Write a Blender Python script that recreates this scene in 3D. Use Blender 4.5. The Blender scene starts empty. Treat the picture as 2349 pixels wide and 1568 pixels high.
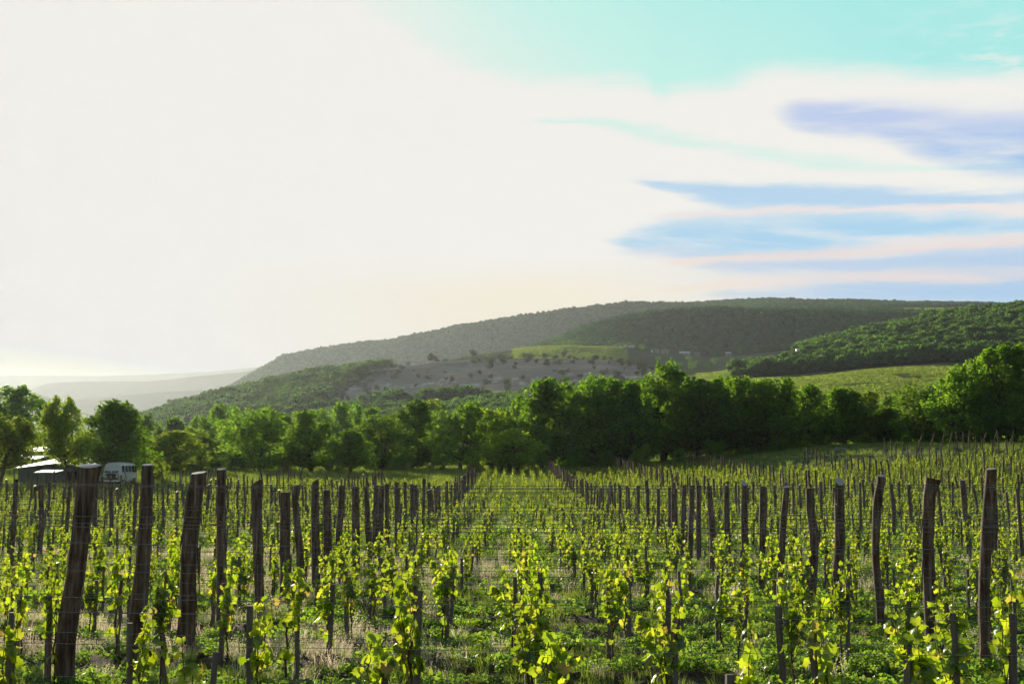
import bpy, math, random
import numpy as np
from mathutils import Vector
R = math.radians
random.seed(7)
rng = np.random.default_rng(7)
SC = bpy.context.scene
COL = SC.collection

# ------------------------------------------------------------------ camera
CX, CY, F = 1174.5, 784.0, 50/36*2349          # photograph measured at 2349 x 1568
PITCH = math.atan(301/F)
CAMZ = 1.8
cam_d = bpy.data.cameras.new('camera'); cam = bpy.data.objects.new('camera', cam_d); COL.objects.link(cam)
cam.location = (0, 0, CAMZ); cam.rotation_euler = (R(90)+PITCH, 0, 0)
cam_d.lens = 50; cam_d.sensor_width = 36; cam_d.clip_start = .1; cam_d.clip_end = 60000
cam_d.dof.use_dof = True; cam_d.dof.focus_distance = 15.0; cam_d.dof.aperture_fstop = 9
SC.camera = cam
sp, cp = math.sin(PITCH), math.cos(PITCH)
def ray(px, py):
    u = (px-CX)/F; v = (CY-py)/F
    return u, cp-v*sp, sp+v*cp                  # x, y, z
def at(px, py, Y):
    x, y, z = ray(px, py); t = Y/y
    return Vector((x*t, Y, CAMZ+z*t))
def zpx(py, Y):
    v = (CY-py)/F
    return CAMZ+Y*(sp+v*cp)/(cp-v*sp)

# ------------------------------------------------------------------ sun, sky, exposure
SUN_AZ, SUN_EL = -23.0, 11.5                    # degrees left of the view, above the horizon
sd = bpy.data.lights.new('sun', 'SUN'); so = bpy.data.objects.new('sun', sd); COL.objects.link(so)
sd.energy = 5.0; sd.angle = R(.55); sd.color = (1, .895, .70)
sdir = Vector((math.sin(R(SUN_AZ))*math.cos(R(SUN_EL)), math.cos(R(SUN_AZ))*math.cos(R(SUN_EL)), math.sin(R(SUN_EL))))
so.rotation_euler = (-sdir).to_track_quat('-Z', 'Y').to_euler()
SC.view_settings.view_transform = 'Standard'; SC.view_settings.look = 'None'
EXPO = .45; SC.view_settings.exposure = EXPO; SC.view_settings.gamma = 1
cy = SC.cycles
cy.max_bounces = 6; cy.diffuse_bounces = 3; cy.glossy_bounces = 2; cy.transmission_bounces = 4
cy.volume_bounces = 0; cy.transparent_max_bounces = 6; cy.use_denoising = True
cy.sample_clamp_indirect = 4.0; cy.caustics_reflective = False; cy.caustics_refractive = False
cy.use_adaptive_sampling = True; cy.adaptive_threshold = .015

def lin(h):
    v = [int(h[i:i+2], 16)/255 for i in (0, 2, 4)]
    return tuple(c/12.92 if c <= .04045 else ((c+.055)/1.055)**2.4 for c in v)

class NT:
    """small helper for writing node expressions"""
    def __init__(s, nt): s.nt = nt
    def n(s, t, **k):
        nd = s.nt.nodes.new(t)
        for a, b in k.items(): setattr(nd, a, b)
        return nd
    def put(s, sock, v):
        if isinstance(v, bpy.types.NodeSocket): s.nt.links.new(v, sock)
        elif isinstance(v, (tuple, list)) and len(v) == 3 and sock.type == 'RGBA': sock.default_value = (*v, 1)
        else: sock.default_value = v
    def m(s, op, a, b=0.0, c=0.0, clamp=False):
        nd = s.n('ShaderNodeMath', operation=op, use_clamp=clamp)
        for i, v in enumerate((a, b, c)): s.put(nd.inputs[i], v)
        return nd.outputs[0]
    def mix(s, f, a, b, mode='MIX'):
        nd = s.n('ShaderNodeMix', data_type='RGBA', blend_type=mode)
        s.put(nd.inputs[0], f); s.put(nd.inputs[6], a); s.put(nd.inputs[7], b)
        return nd.outputs[2]
    def ss(s, v, a, b):
        nd = s.n('ShaderNodeMapRange', interpolation_type='SMOOTHSTEP')
        s.put(nd.inputs[0], v); s.put(nd.inputs[1], a); s.put(nd.inputs[2], b)
        return nd.outputs[0]
    def noise(s, vec, scale, detail=3, rough=.55, w=None):
        nd = s.n('ShaderNodeTexNoise')
        if vec is not None: s.put(nd.inputs['Vector'], vec)
        nd.inputs['Scale'].default_value = scale; nd.inputs['Detail'].default_value = detail; nd.inputs['Roughness'].default_value = rough
        return nd.outputs[0]
    def ramp(s, v, stops):
        nd = s.n('ShaderNodeValToRGB'); s.put(nd.inputs[0], v)
        e = nd.color_ramp.elements
        while len(e) < len(stops): e.new(.5)
        for i, (p, c) in enumerate(stops): e[i].position = p; e[i].color = (*c, 1)
        return nd.outputs[0]
    def comb(s, x, y, z):
        nd = s.n('ShaderNodeCombineXYZ')
        for i, v in enumerate((x, y, z)): s.put(nd.inputs[i], v)
        return nd.outputs[0]
    def curve(s, v, pts):
        nd = s.n('ShaderNodeFloatCurve'); s.put(nd.inputs['Value'], v)
        c = nd.mapping.curves[0]; nd.mapping.extend = 'HORIZONTAL'
        while len(c.points) < len(pts): c.points.new(.5, .5)
        for i, (x, y) in enumerate(pts):
            c.points[i].location = (x, y); c.points[i].handle_type = 'AUTO'
        nd.mapping.update()
        return nd.outputs[0]

w = bpy.data.worlds.new('World'); SC.world = w; w.use_nodes = True
nt = w.node_tree; nt.nodes.clear(); N = NT(nt)
sky = N.n('ShaderNodeTexSky', sky_type='NISHITA', sun_disc=False)
sky.sun_elevation = R(SUN_EL); sky.sun_rotation = R(SUN_AZ)
sky.air_density = 1.0; sky.dust_density = 1.5
SKY_S = .10
tc = N.n('ShaderNodeTexCoord'); sx = N.n('ShaderNodeSeparateXYZ'); nt.links.new(tc.outputs['Generated'], sx.inputs[0])
dx, dy, dz = sx.outputs
AZ = N.m('ARCTAN2', dx, dy); EL = N.m('ARCSINE', dz)
A0, A1, E0, E1 = -30.0, 30.0, -5.0, 30.0
az = N.m('MULTIPLY_ADD', AZ, 180/math.pi/(A1-A0), -A0/(A1-A0))
el = N.m('MULTIPLY_ADD', EL, 180/math.pi/(E1-E0), -E0/(E1-E0))
def skyp(px, py):
    x, y, z = ray(px, py); l = math.sqrt(x*x+y*y+z*z)
    return (math.degrees(math.atan2(x, y))-A0)/(A1-A0), (math.degrees(math.asin(z/l))-E0)/(E1-E0)
cv = N.comb(N.m('MULTIPLY', az, 5.0), N.m('MULTIPLY', el, 22.0), 0.0)
cv2 = N.comb(N.m('MULTIPLY', az, 9.0), N.m('MULTIPLY', el, 20.0), 3.0)
nC = N.noise(N.comb(N.m('MULTIPLY_ADD', el, 6.0, N.m('MULTIPLY', az, 9.0)), N.m('MULTIPLY_ADD', az, 4.0, N.m('MULTIPLY', el, 34.0)), 8.0), 1.3, 6, .6); nA = N.noise(cv, 1.6, 5, .6); nB = N.noise(cv2, 3.0, 6, .62)
warp = N.m('ADD', N.m('MULTIPLY', N.m('SUBTRACT', nA, .5), .026), N.m('MULTIPLY', N.m('SUBTRACT', nB, .5), .012))
elw = N.m('ADD', el, warp)
def band(pts, soft=.35, wisp=1.0):
    soft = min(.8, soft*1.6)
    """pts: (px, py_top, py_bottom) -> mask of a cloud streak"""
    c, h = [], []
    for px, a, b in pts:
        x0, e0 = skyp(px, a); _, e1 = skyp(px, b)
        c.append((x0, (e0+e1)/2)); h.append((x0, max(.0005, (e0-e1)/2)*5))
    cc = N.curve(az, c); hh = N.curve(az, h)
    d = N.m('DIVIDE', N.m('ABSOLUTE', N.m('SUBTRACT', elw, cc)), N.m('ADD', N.m('MULTIPLY', hh, .2), .0012))
    mk = N.ss(d, 1.0+soft, 1.0-soft*1.3)
    return N.m('MULTIPLY', N.m('MULTIPLY', mk, N.ss(az, c[0][0]-.004, c[0][0]+.022)), N.m('MULTIPLY_ADD', N.ss(nC, .28, .60), .55, .45))
white = lin('F0EEE8')
col = N.mix(0.0, white, white)
# clear teal sky over the cloud sheet
edge = [(640, -60), (760, 0), (860, 55), (1032, 160), (1110, 188), (1250, 212), (1340, 214), (1480, 216), (1515, 242), (1560, 226), (1650, 218), (1750, 190), (1850, 182), (2000, 186), (2150, 200), (2250, 200), (2349, 205)]
ec = N.curve(az, [skyp(*p) for p in edge])
over = N.m('SUBTRACT', N.m('ADD', el, N.m('ADD', warp, N.m('MULTIPLY', N.m('SUBTRACT', nB, .5), .012))), ec)
tm = N.ss(over, -.004, .028)
tg = N.m('ADD', az, N.m('MULTIPLY', over, .9))
teal = N.ramp(tg, [(0.40, lin('E9EEE6')), (.50, lin('DDEFE6')), (.62, lin('C4EFE5')), (.80, lin('ABE8E4'))])
# wisps eating into the teal on the right
wis = N.m('MULTIPLY', N.ss(nB, .47, .62), N.m('MULTIPLY', N.ss(az, .72, .86), N.ss(over, .13, .0)))
tm = N.m('MULTIPLY', tm, N.m('SUBTRACT', 1.0, N.m('MULTIPLY', wis, .8)))
col = N.mix(tm, col, teal)
# streaks
t1 = band([(1200, 277, 279), (1360, 280, 290), (1500, 297, 322), (1640, 318, 345), (1760, 345, 368), (1900, 362, 385), (2150, 388, 394)], .5)
col = N.mix(N.m('MULTIPLY', t1, .7), col, lin('C9EEE4'))
s1 = band([(1770, 256, 264), (1850, 238, 292), (2000, 236, 312), (2100, 244, 350), (2200, 252, 384), (2349, 255, 404), (2500, 255, 415)], .3)
c1 = N.mix(N.ss(el, skyp(2200, 380)[1], skyp(2200, 260)[1]), lin('9CC0E9'), lin('BECCE9'))
col = N.mix(N.m('MULTIPLY', s1, N.ss(nA, .15, .5)), col, c1)
s2 = band([(1440, 410, 418), (1550, 414, 445), (1700, 428, 474), (1900, 428, 480), (2100, 436, 474), (2349, 442, 472), (2500, 442, 474)], .35)
col = N.mix(N.m('MULTIPLY', s2, .95), col, lin('B5D2EA'))
s3 = band([(1380, 545, 552), (1500, 520, 572), (1650, 494, 592), (1850, 480, 592), (2000, 486, 562), (2349, 494, 546), (2500, 494, 546)], .4)
col = N.mix(N.m('MULTIPLY', s3, .97), col, lin('AAD1EA'))
# pale blue haze layer low on the right with pink streaks, cream near the hill on the left
lo = N.m('MULTIPLY', N.ss(elw, skyp(1900, 560)[1], skyp(1900, 620)[1]), N.ss(az, .52, .78))
col = N.mix(N.m('MULTIPLY', lo, .92), col, N.mix(N.ss(az, .6, .95), lin('D6DAE0'), lin('A9CAE6')))
s4 = band([(1400, 572, 580), (1480, 566, 592), (1600, 572, 592), (1680, 578, 590)], .5)
col = N.mix(N.m('MULTIPLY', s4, .6), col, lin('C4D2E4'))
s5 = band([(1560, 612, 618), (1750, 600, 626), (2000, 588, 616), (2349, 560, 606), (2500, 556, 604)], .5)
col = N.mix(N.m('MULTIPLY', s5, .7), col, lin('B2CAE6'))
s6 = band([(1600, 672, 680), (1800, 652, 690), (2100, 642, 700), (2349, 634, 700), (2500, 634, 700)], .5)
col = N.mix(N.m('MULTIPLY', s6, .7), col, lin('A8C8E6'))
p3 = band([(1480, 500, 508), (1700, 480, 492), (1950, 478, 488), (2150, 470, 486), (2349, 472, 492), (2500, 472, 492)], .7)
col = N.mix(N.m('MULTIPLY', p3, .8), col, lin('EFE2DE'))
p1 = band([(1500, 600, 612), (1700, 586, 606), (1900, 566, 590), (2349, 542, 560), (2500, 536, 556)], .6)
p2 = band([(1500, 660, 672), (1700, 636, 656), (1900, 630, 648), (2349, 610, 634), (2500, 606, 630)], .6)
col = N.mix(N.m('MULTIPLY', N.m('MAXIMUM', p1, p2), .75), col, lin('EFDCD4'))
cr = N.m('MULTIPLY', N.ss(elw, skyp(1200, 575)[1], skyp(1200, 680)[1]), N.m('MULTIPLY', N.ss(az, .26, .52), N.ss(az, .74, .52)))
col = N.mix(N.m('MULTIPLY', cr, .8), col, lin('F1E8D2'))
# away from the view the thin cloud gives way to the plain sky model
fw = N.m('MULTIPLY', N.ss(dy, .45, .82), N.ss(EL, R(42), R(24)))
glow = N.mix(1.0, sky.outputs[0], (1.15, 1.09, 1.0), 'MULTIPLY')
# the evening haze between the camera and the sky adds its own light: the sky behind it is that much dimmer
HZ_D, HZ_G, HZ_C, HZ_TOP = 3.2e-5, .62, (.80, .89, .96), 560.0
cth = N.m('ADD', N.m('ADD', N.m('MULTIPLY', dx, sdir.x), N.m('MULTIPLY', dy, sdir.y)), N.m('MULTIPLY', dz, sdir.z))
ph = N.m('DIVIDE', (1-HZ_G**2)/(4*math.pi), N.m('POWER', N.m('SUBTRACT', 1+HZ_G**2, N.m('MULTIPLY', cth, 2*HZ_G)), 1.5))
dist = N.m('MINIMUM', N.m('DIVIDE', HZ_TOP, N.m('MAXIMUM', dz, .03)), 9000.0)
T_ = N.m('EXPONENT', N.m('MULTIPLY', dist, -HZ_D))
ins = N.m('MULTIPLY', N.m('MULTIPLY', ph, N.m('SUBTRACT', 1.0, T_)), sd.energy)
hcol = N.mix(1.0, N.comb(ins, ins, ins), tuple(sd.color[i]*HZ_C[i] for i in range(3)), 'MULTIPLY')
ek = 2**-EXPO
col = N.mix(1.0, col, (ek,)*3, 'MULTIPLY')
dif = N.mix(1.0, col, hcol, 'SUBTRACT')
dif = N.mix(1.0, dif, (.02, .02, .02), 'LIGHTEN')
dif = N.mix(1.0, dif, N.comb(T_, T_, T_), 'DIVIDE')
vis = N.mix(1.0, dif, (1/SKY_S,)*3, 'MULTIPLY')
sel = N.mix(fw, glow, vis)
bg = N.n('ShaderNodeBackground'); nt.links.new(sel, bg.inputs[0]); bg.inputs[1].default_value = SKY_S
wo = N.n('ShaderNodeOutputWorld'); nt.links.new(bg.outputs[0], wo.inputs[0])

# ------------------------------------------------------------------ helpers
def mesh(name, verts, faces, mats=(), smooth=False, mi=None, attrs=None):
    """faces: list of (n, k) int arrays"""
    me = bpy.data.meshes.new(name)
    v = np.asarray(verts, dtype=np.float32).reshape(-1, 3)
    faces = [np.asarray(f, dtype=np.int32) for f in (faces if isinstance(faces, list) else [faces]) if len(f)]
    me.vertices.add(len(v)); me.vertices.foreach_set('co', v.ravel())
    nl = sum(f.size for f in faces); nf = sum(len(f) for f in faces)
    me.loops.add(nl); me.polygons.add(nf)
    if nf:
        me.loops.foreach_set('vertex_index', np.concatenate([f.ravel() for f in faces]))
        cnt = np.concatenate([np.full(len(f), f.shape[1], dtype=np.int32) for f in faces])
        st = np.concatenate([[0], np.cumsum(cnt)[:-1]]).astype(np.int32)
        me.polygons.foreach_set('loop_start', st)
        me.polygons.foreach_set('use_smooth', np.full(nf, smooth, dtype=bool))
    for m in mats: me.materials.append(m)
    if mi is not None: me.polygons.foreach_set('material_index', np.asarray(mi, dtype=np.int32))
    me.update(calc_edges=True)
    if attrs:
        for k, (typ, dat) in attrs.items():
            a = me.attributes.new(k, typ, 'POINT')
            a.data.foreach_set('vector' if typ == 'FLOAT_VECTOR' else ('color' if typ == 'FLOAT_COLOR' else 'value'), np.ascontiguousarray(dat).ravel())
    return me
def obj(name, me, parent=None, loc=None, link=True):
    o = bpy.data.objects.new(name, me)
    if link: COL.objects.link(o)
    if parent is not None: o.parent = parent
    if loc is not None: o.location = loc
    return o
def tag(o, label=None, cat=None, group=None, kind=None):
    if label: o['label'] = label
    if cat: o['category'] = cat
    if group: o['group'] = group
    if kind: o['kind'] = kind
    return o
def copy_tree(o, parent=None):
    c = o.copy(); COL.objects.link(c); c.parent = parent
    for k in list(c.keys()):
        if k in ('label', 'group', 'category') and parent is None: del c[k]
    for ch in o.children: copy_tree(ch, c)
    return c

class MB:
    """mesh collector for boxes, tubes and arbitrary face sets"""
    def __init__(s): s.v = []; s.f = {}; s.n = 0
    def add(s, v, fs):
        v = np.asarray(v, float).reshape(-1, 3)
        for f in fs:
            f = np.asarray(f, int)
            s.f.setdefault(f.shape[1], []).append(f+s.n)
        s.v.append(v); s.n += len(v)
    def box(s, c, d, rz=0, tilt=0):
        x, y, z = np.array(d)/2
        v = np.array([[i*x, j*y, k*z] for k in (-1, 1) for j in (-1, 1) for i in (-1, 1)])
        if tilt:
            a, b = math.cos(tilt), math.sin(tilt); v = v@np.array([[a, 0, -b], [0, 1, 0], [b, 0, a]])
        a, b = math.cos(rz), math.sin(rz); v = v@np.array([[a, b, 0], [-b, a, 0], [0, 0, 1]])
        s.add(v+np.array(c), [[[0, 2, 3, 1], [4, 5, 7, 6], [0, 1, 5, 4], [2, 6, 7, 3], [0, 4, 6, 2], [1, 3, 7, 5]]])
    def tube(s, P, rad, k=6, cap=True):
        P = np.asarray(P, float); n = len(P); rad = np.broadcast_to(rad, (n,))
        T = np.gradient(P, axis=0); T /= np.linalg.norm(T, axis=1)[:, None]+1e-9
        ref = np.array([0, 0, 1.]) if abs(T[:, 2]).mean() < .75 else np.array([1., 0, 0])
        U = np.cross(T, ref); U /= np.linalg.norm(U, axis=1)[:, None]+1e-9; V = np.cross(T, U)
        th = np.arange(k)*2*math.pi/k
        ring = P[:, None]+rad[:, None, None]*(np.cos(th)[None, :, None]*U[:, None]+np.sin(th)[None, :, None]*V[:, None])
        i = np.arange(n-1)[:, None]*k; j = np.arange(k)[None, :]; j2 = (j+1) % k
        q = np.stack([i+j, i+j2, i+k+j2, i+k+j], -1).reshape(-1, 4)
        fs = [q]
        if cap: fs += [np.arange(k)[None, ::-1], (np.arange(k)+(n-1)*k)[None]]
        s.add(ring, fs)
    def mesh(s, name, mats, smooth=False):
        if not isinstance(mats, (list, tuple)): mats = [mats]
        return mesh(name, np.concatenate(s.v), [np.concatenate(f) for f in s.f.values()], mats, smooth)

def vn(x, y, scale, seed=0, oct=3):
    """cheap 2-D value noise, 0..1"""
    x = np.asarray(x, float); y = np.asarray(y, float); r = 0; amp = 1; tot = 0
    for o in range(oct):
        X = x/scale*2**o+seed*17.3; Y = y/scale*2**o+seed*7.7
        i, j = np.floor(X), np.floor(Y); fx, fy = X-i, Y-j; fx = fx*fx*(3-2*fx); fy = fy*fy*(3-2*fy)
        h = lambda a, b: np.modf(np.abs(np.sin(a*127.1+b*311.7+seed*74.7)*43758.5453))[0]
        r = r+amp*((h(i, j)*(1-fx)+h(i+1, j)*fx)*(1-fy)+(h(i, j+1)*(1-fx)+h(i+1, j+1)*fx)*fy); tot += amp; amp *= .5
    return r/tot
def smooth01(t): t = np.clip(t, 0, 1); return t*t*(3-2*t)

# ------------------------------------------------------------------ terrain
_py = np.linspace(0, 260, 1041)
_pz = np.interp(_py, [0, 9, 12.5, 17, 25, 50, 80, 110, 150, 200, 260], [.02, .02, 0, -.22, -.42, -.6, -.85, -.4, .7, 2.1, 3.0])
for _ in range(3): _pz = np.convolve(np.pad(_pz, 12, mode='edge'), np.ones(25)/25, mode='valid')
def znear(x, y):
    z = np.interp(y, _py, _pz)
    z = z+.7*smooth01((x-20)/20)*smooth01((y-136)/16)*(1-.6*smooth01((y-170)/60))
    return z+3.0*smooth01((x-4)/48)*smooth01((y-55)/100)+.12*(vn(x, y, 14, 3, 2)-.5)*smooth01((y-12)/20)
HK = [
 (230, [(-300, 1078), (1500, 1072), (1800, 1056), (2349, 1040), (2650, 1035)]),
 (300, [(-300, 1078), (1500, 1070), (1800, 1050), (1900, 1026), (2200, 1018), (2349, 1010)]),
 (400, [(-300, 1076), (1000, 1072), (1500, 1050), (1750, 1005), (1900, 975), (2349, 955)]),
 (550, [(-300, 1072), (900, 1050), (1250, 1010), (1500, 960), (1700, 932), (1850, 914), (2349, 905)]),
 (700, [(-300, 1070), (300, 1060), (900, 1000), (1100, 958), (1250, 942), (1500, 925), (1640, 905), (1750, 885), (1900, 872), (2050, 862), (2200, 856), (2650, 850)]),
 (860, [(-300, 1068), (200, 1060), (320, 1040), (640, 975), (900, 948), (1100, 932), (1250, 920), (1500, 905), (1640, 872), (1740, 866), (1830, 866), (1900, 860), (2050, 847), (2170, 842), (2650, 842)]),
 (1060, [(-300, 1066), (200, 1050), (320, 985), (470, 945), (640, 925), (900, 912), (1100, 900), (1250, 890), (1400, 880), (1500, 872), (1640, 857), (1740, 843), (1830, 826), (1950, 815), (2100, 790), (2200, 770), (2349, 745), (2650, 720)]),
 (1250, [(-300, 1064), (200, 1045), (320, 972), (400, 945), (470, 925), (560, 905), (640, 885), (720, 870), (800, 860), (880, 845), (1000, 829), (1100, 822), (1250, 818), (1400, 825), (1480, 850), (1560, 862), (1640, 862), (1740, 850), (1830, 828), (1860, 808), (1950, 780), (2050, 757), (2150, 738), (2230, 728), (2349, 715), (2650, 700)]),
 (1420, [(-300, 1062), (320, 1000), (640, 905), (900, 855), (1080, 830), (1250, 822), (1400, 826), (1500, 842), (1640, 845), (1740, 835), (1830, 825), (1950, 790), (2100, 760), (2200, 735), (2349, 715), (2650, 700)]),
 (1620, [(-300, 1060), (320, 1000), (640, 900), (900, 845), (1080, 815), (1200, 801), (1300, 796), (1400, 799), (1500, 812), (1640, 818), (1740, 812), (1830, 805), (1950, 800), (2650, 790)]),
 (1790, [(-300, 1060), (320, 1000), (640, 905), (900, 850), (1080, 820), (1230, 800), (1300, 797), (1400, 801), (1500, 811), (1640, 813), (1830, 802), (1950, 795), (2650, 780)]),
 (1985, [(-300, 1060), (320, 1010), (640, 915), (900, 860), (1080, 832), (1180, 818), (1235, 801), (1270, 786), (1340, 758), (1410, 739), (1500, 720), (1560, 714), (1650, 711), (1750, 718), (1850, 722), (1950, 724), (2050, 724), (2650, 722)]),
 (2150, [(-300, 1058), (320, 1010), (640, 915), (900, 860), (1080, 832), (1180, 822), (1300, 808), (1400, 792), (1500, 762), (1600, 730), (1700, 720), (1830, 716), (2190, 714), (2650, 714)]),
 (2880, [(-300, 1058), (320, 990), (400, 965), (470, 945), (640, 912), (900, 860), (1100, 832), (1300, 808), (1450, 775), (1600, 730), (1700, 718), (1830, 709), (2190, 708), (2650, 708)]),
 (3200, [(-300, 1058), (250, 1000), (320, 975), (400, 945), (470, 915), (500, 902), (550, 876), (600, 846), (640, 822), (700, 811), (740, 801), (900, 781), (1060, 753), (1200, 730), (1300, 714), (1400, 704), (1450, 701), (1500, 703), (1620, 700), (1780, 692), (1950, 697), (2100, 700), (2349, 707), (2650, 705)]),
 (3550, [(-300, 1065), (320, 1010), (470, 960), (640, 880), (900, 830), (1200, 790), (1500, 760), (2650, 765)]),
 (4200, [(-300, 1085), (2650, 1085)]),
]
def _vz(py, Y):
    v = (CY-py)/F
    return CAMZ+Y*(sp+v*cp)/(cp-v*sp)
def zhill(x, y):
    px = CX+F*x/np.maximum(y, 1)
    tab = np.stack([_vz(np.interp(px, *zip(*c)), r) for r, c in HK])
    rs = np.array([r for r, _ in HK], float)
    k = np.clip(np.searchsorted(rs, y)-1, 0, len(rs)-2)
    t = np.clip((y-rs[k])/(rs[k+1]-rs[k]), 0, 1)
    g = lambda kk: np.take_along_axis(tab, np.clip(kk, 0, len(rs)-1)[None], 0)[0]
    z0, z1 = g(k), g(k+1)
    z = z0*(1-t)+z1*t
    amp = smooth01((y-500)/500)*(1-smooth01((y-3500)/500))
    return z+amp*(9*(vn(x-y*.55, y*.35+x*.3, 130, 5, 3)-.5))*smooth01((px-300)/200)
def zt(x, y):
    x = np.asarray(x, float); y = np.asarray(y, float); shp = np.broadcast(x, y).shape
    x = np.broadcast_to(x, shp).ravel(); y = np.broadcast_to(y, shp).ravel()
    b = smooth01((y-215)/70)
    z = znear(x, y)*(1-b)
    m = y > 200
    if m.any(): z[m] += (zhill(x[m], y[m])*b[m])
    return z.reshape(shp)
def zt1(x, y): return float(zt(np.array([x]), np.array([y]))[0])

# forest cover of the far slopes as seen by (column, distance)
def forest(px, r, x, y):
    n = vn(x, y, 60, 9, 2)
    f = (r > 2760) & (r < 3290) & (px > 330) & ((px < 1600) | (r > 2900))
    f |= (r > 1745) & (r < 2090) & (px > 1225) & (px < 2700)
    f |= (r > 900) & (r < 1330) & (px < 720+(r-1000)/250*150+60*(n-.5)) & (px > 120)
    f |= (r > 400) & (r < 900) & (px < 1480) & (px > -200) & ~((px > 230) & (px < 420) & (r > 700))
    f |= (r > 885) & (r < 960) & (px > 1685)
    f |= (r > 950) & (r < 1110) & (px > 1825+10*(n-.5)) & (n > .2)
    f |= (r > 1105) & (r < 1480) & (px > 1828) & (n > .22)
    return f
def cover(x, y):
    px = CX+F*x/np.maximum(y, 1); r = y
    n = vn(x, y, 40, 2, 3); n2 = vn(x, y, 9, 4, 3)
    c = np.zeros((len(x), 3))
    c[:] = (.075, .095, .03)
    def put(m, col, var=.25): c[m] = np.array(col)*(1+var*(n[m, None]*2-1))
    fl = forest(px, r, x, y)
    sc = (r > 900) & (r < 1420) & (px > 640) & (px < 1560)
    put(sc, (.30, .25, .205), .35)
    rock = sc & (n2 > .66) & (r < 1150); c[rock] = (.42, .40, .385)
    put((r > 430) & (r < 885) & (px > 1500), (.135, .15, .055), .4)
    put((r > 885) & (r < 1240) & (px > 1560) & (px < 1840), (.16, .19, .045), .3)
    put((r > 1420) & (r < 1745) & (px > 900) & (px < 1440), (.09, .10, .05), .35)
    put((r > 1420) & (r < 1745) & (px > 1170+(r-1500)*.2) & (px < 1440), (.19, .22, .04), .35)
    put((r > 1420) & (r < 1745) & (px >= 1440) & (px < 2000), (.07, .085, .05), .2)
    put((r > 2090) & (r < 2900) & (px > 1600), (.30, .27, .07), .2)
    put((r > 225) & (r < 420) & (px > 1450), (.13, .15, .035), .4)
    c[fl] = (.03, .045, .015)
    return c

# ------------------------------------------------------------------ materials
def mat(name):
    m = bpy.data.materials.new(name); m.use_nodes = True; m.node_tree.nodes.clear()
    n = NT(m.node_tree); n.out = n.n('ShaderNodeOutputMaterial'); return m, n
def leaf_mat(name, stops, trans, tf=.55, gloss=.06, island=True, hue=True, tscale=1.0, rough=.35):
    m, n = mat(name)
    g = n.n('ShaderNodeNewGeometry'); oi = n.n('ShaderNodeObjectInfo')
    rnd = g.outputs['Random Per Island'] if island else oi.outputs['Random']
    base = n.ramp(rnd, stops); tr = n.ramp(rnd, trans)
    if hue:
        k = n.m('MULTIPLY_ADD', oi.outputs['Random'], .5, .75)
        base = n.mix(1.0, base, n.comb(k, k, k), 'MULTIPLY')
        k2 = n.m('MULTIPLY_ADD', oi.outputs['Random'], .5*tscale, .75*tscale)
        tr = n.mix(1.0, tr, n.comb(k2, k2, k2), 'MULTIPLY')
    d = n.n('ShaderNodeBsdfDiffuse'); n.put(d.inputs[0], base)
    t = n.n('ShaderNodeBsdfTranslucent'); n.put(t.inputs[0], tr)
    a = n.n('ShaderNodeMixShader'); a.inputs[0].default_value = tf
    n.nt.links.new(d.outputs[0], a.inputs[1]); n.nt.links.new(t.outputs[0], a.inputs[2])
    gl = n.n('ShaderNodeBsdfGlossy'); gl.inputs['Roughness'].default_value = rough
    b = n.n('ShaderNodeMixShader'); b.inputs[0].default_value = gloss
    n.nt.links.new(a.outputs[0], b.inputs[1]); n.nt.links.new(gl.outputs[0], b.inputs[2])
    n.nt.links.new(b.outputs[0], n.out.inputs[0])
    return m
def plain(name, colr, rough=.7, metal=0, nscale=None, namp=.3, bump=0, stretch=(1, 1, 1), spec=.3):
    m, n = mat(name)
    p = n.n('ShaderNodeBsdfPrincipled'); p.inputs['Roughness'].default_value = rough; p.inputs['Metallic'].default_value = metal
    p.inputs['Specular IOR Level'].default_value = spec
    if nscale:
        tcn = n.n('ShaderNodeTexCoord'); mp = n.n('ShaderNodeMapping'); mp.inputs['Scale'].default_value = stretch
        n.nt.links.new(tcn.outputs['Object'], mp.inputs[0])
        ns = n.noise(mp.outputs[0], nscale, 5, .65)
        n.put(p.inputs['Base Color'], n.ramp(ns, [(.25, tuple(c*(1-namp) for c in colr)), (.75, tuple(min(1, c*(1+namp)) for c in colr))]))
        if bump:
            b = n.n('ShaderNodeBump'); b.inputs['Strength'].default_value = bump; b.inputs['Distance'].default_value = .02
            n.put(b.inputs['Height'], ns); n.nt.links.new(b.outputs[0], p.inputs['Normal'])
    else: n.put(p.inputs['Base Color'], colr)
    n.nt.links.new(p.outputs[0], n.out.inputs[0])
    return m
M = {}
M['vine_leaf'] = leaf_mat('vine_leaf', [(0, (.04, .10, .018)), (.5, (.055, .12, .02)), (.93, (.08, .14, .02)), (1, (.16, .09, .03))],
                          [(0, (.34, .52, .012)), (.5, (.55, .70, .02)), (.92, (.78, .82, .04)), (1, (.80, .55, .10))], .6, .05)
M['cane'] = plain('cane', (.11, .055, .032), .8, nscale=30, namp=.4)
M['stake'] = plain('stake', (.17, .135, .11), .85, nscale=14, namp=.45, bump=.4, stretch=(1, 1, .08))
M['far_stake'] = plain('far_stake', (.12, .09, .07), .85)
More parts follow.
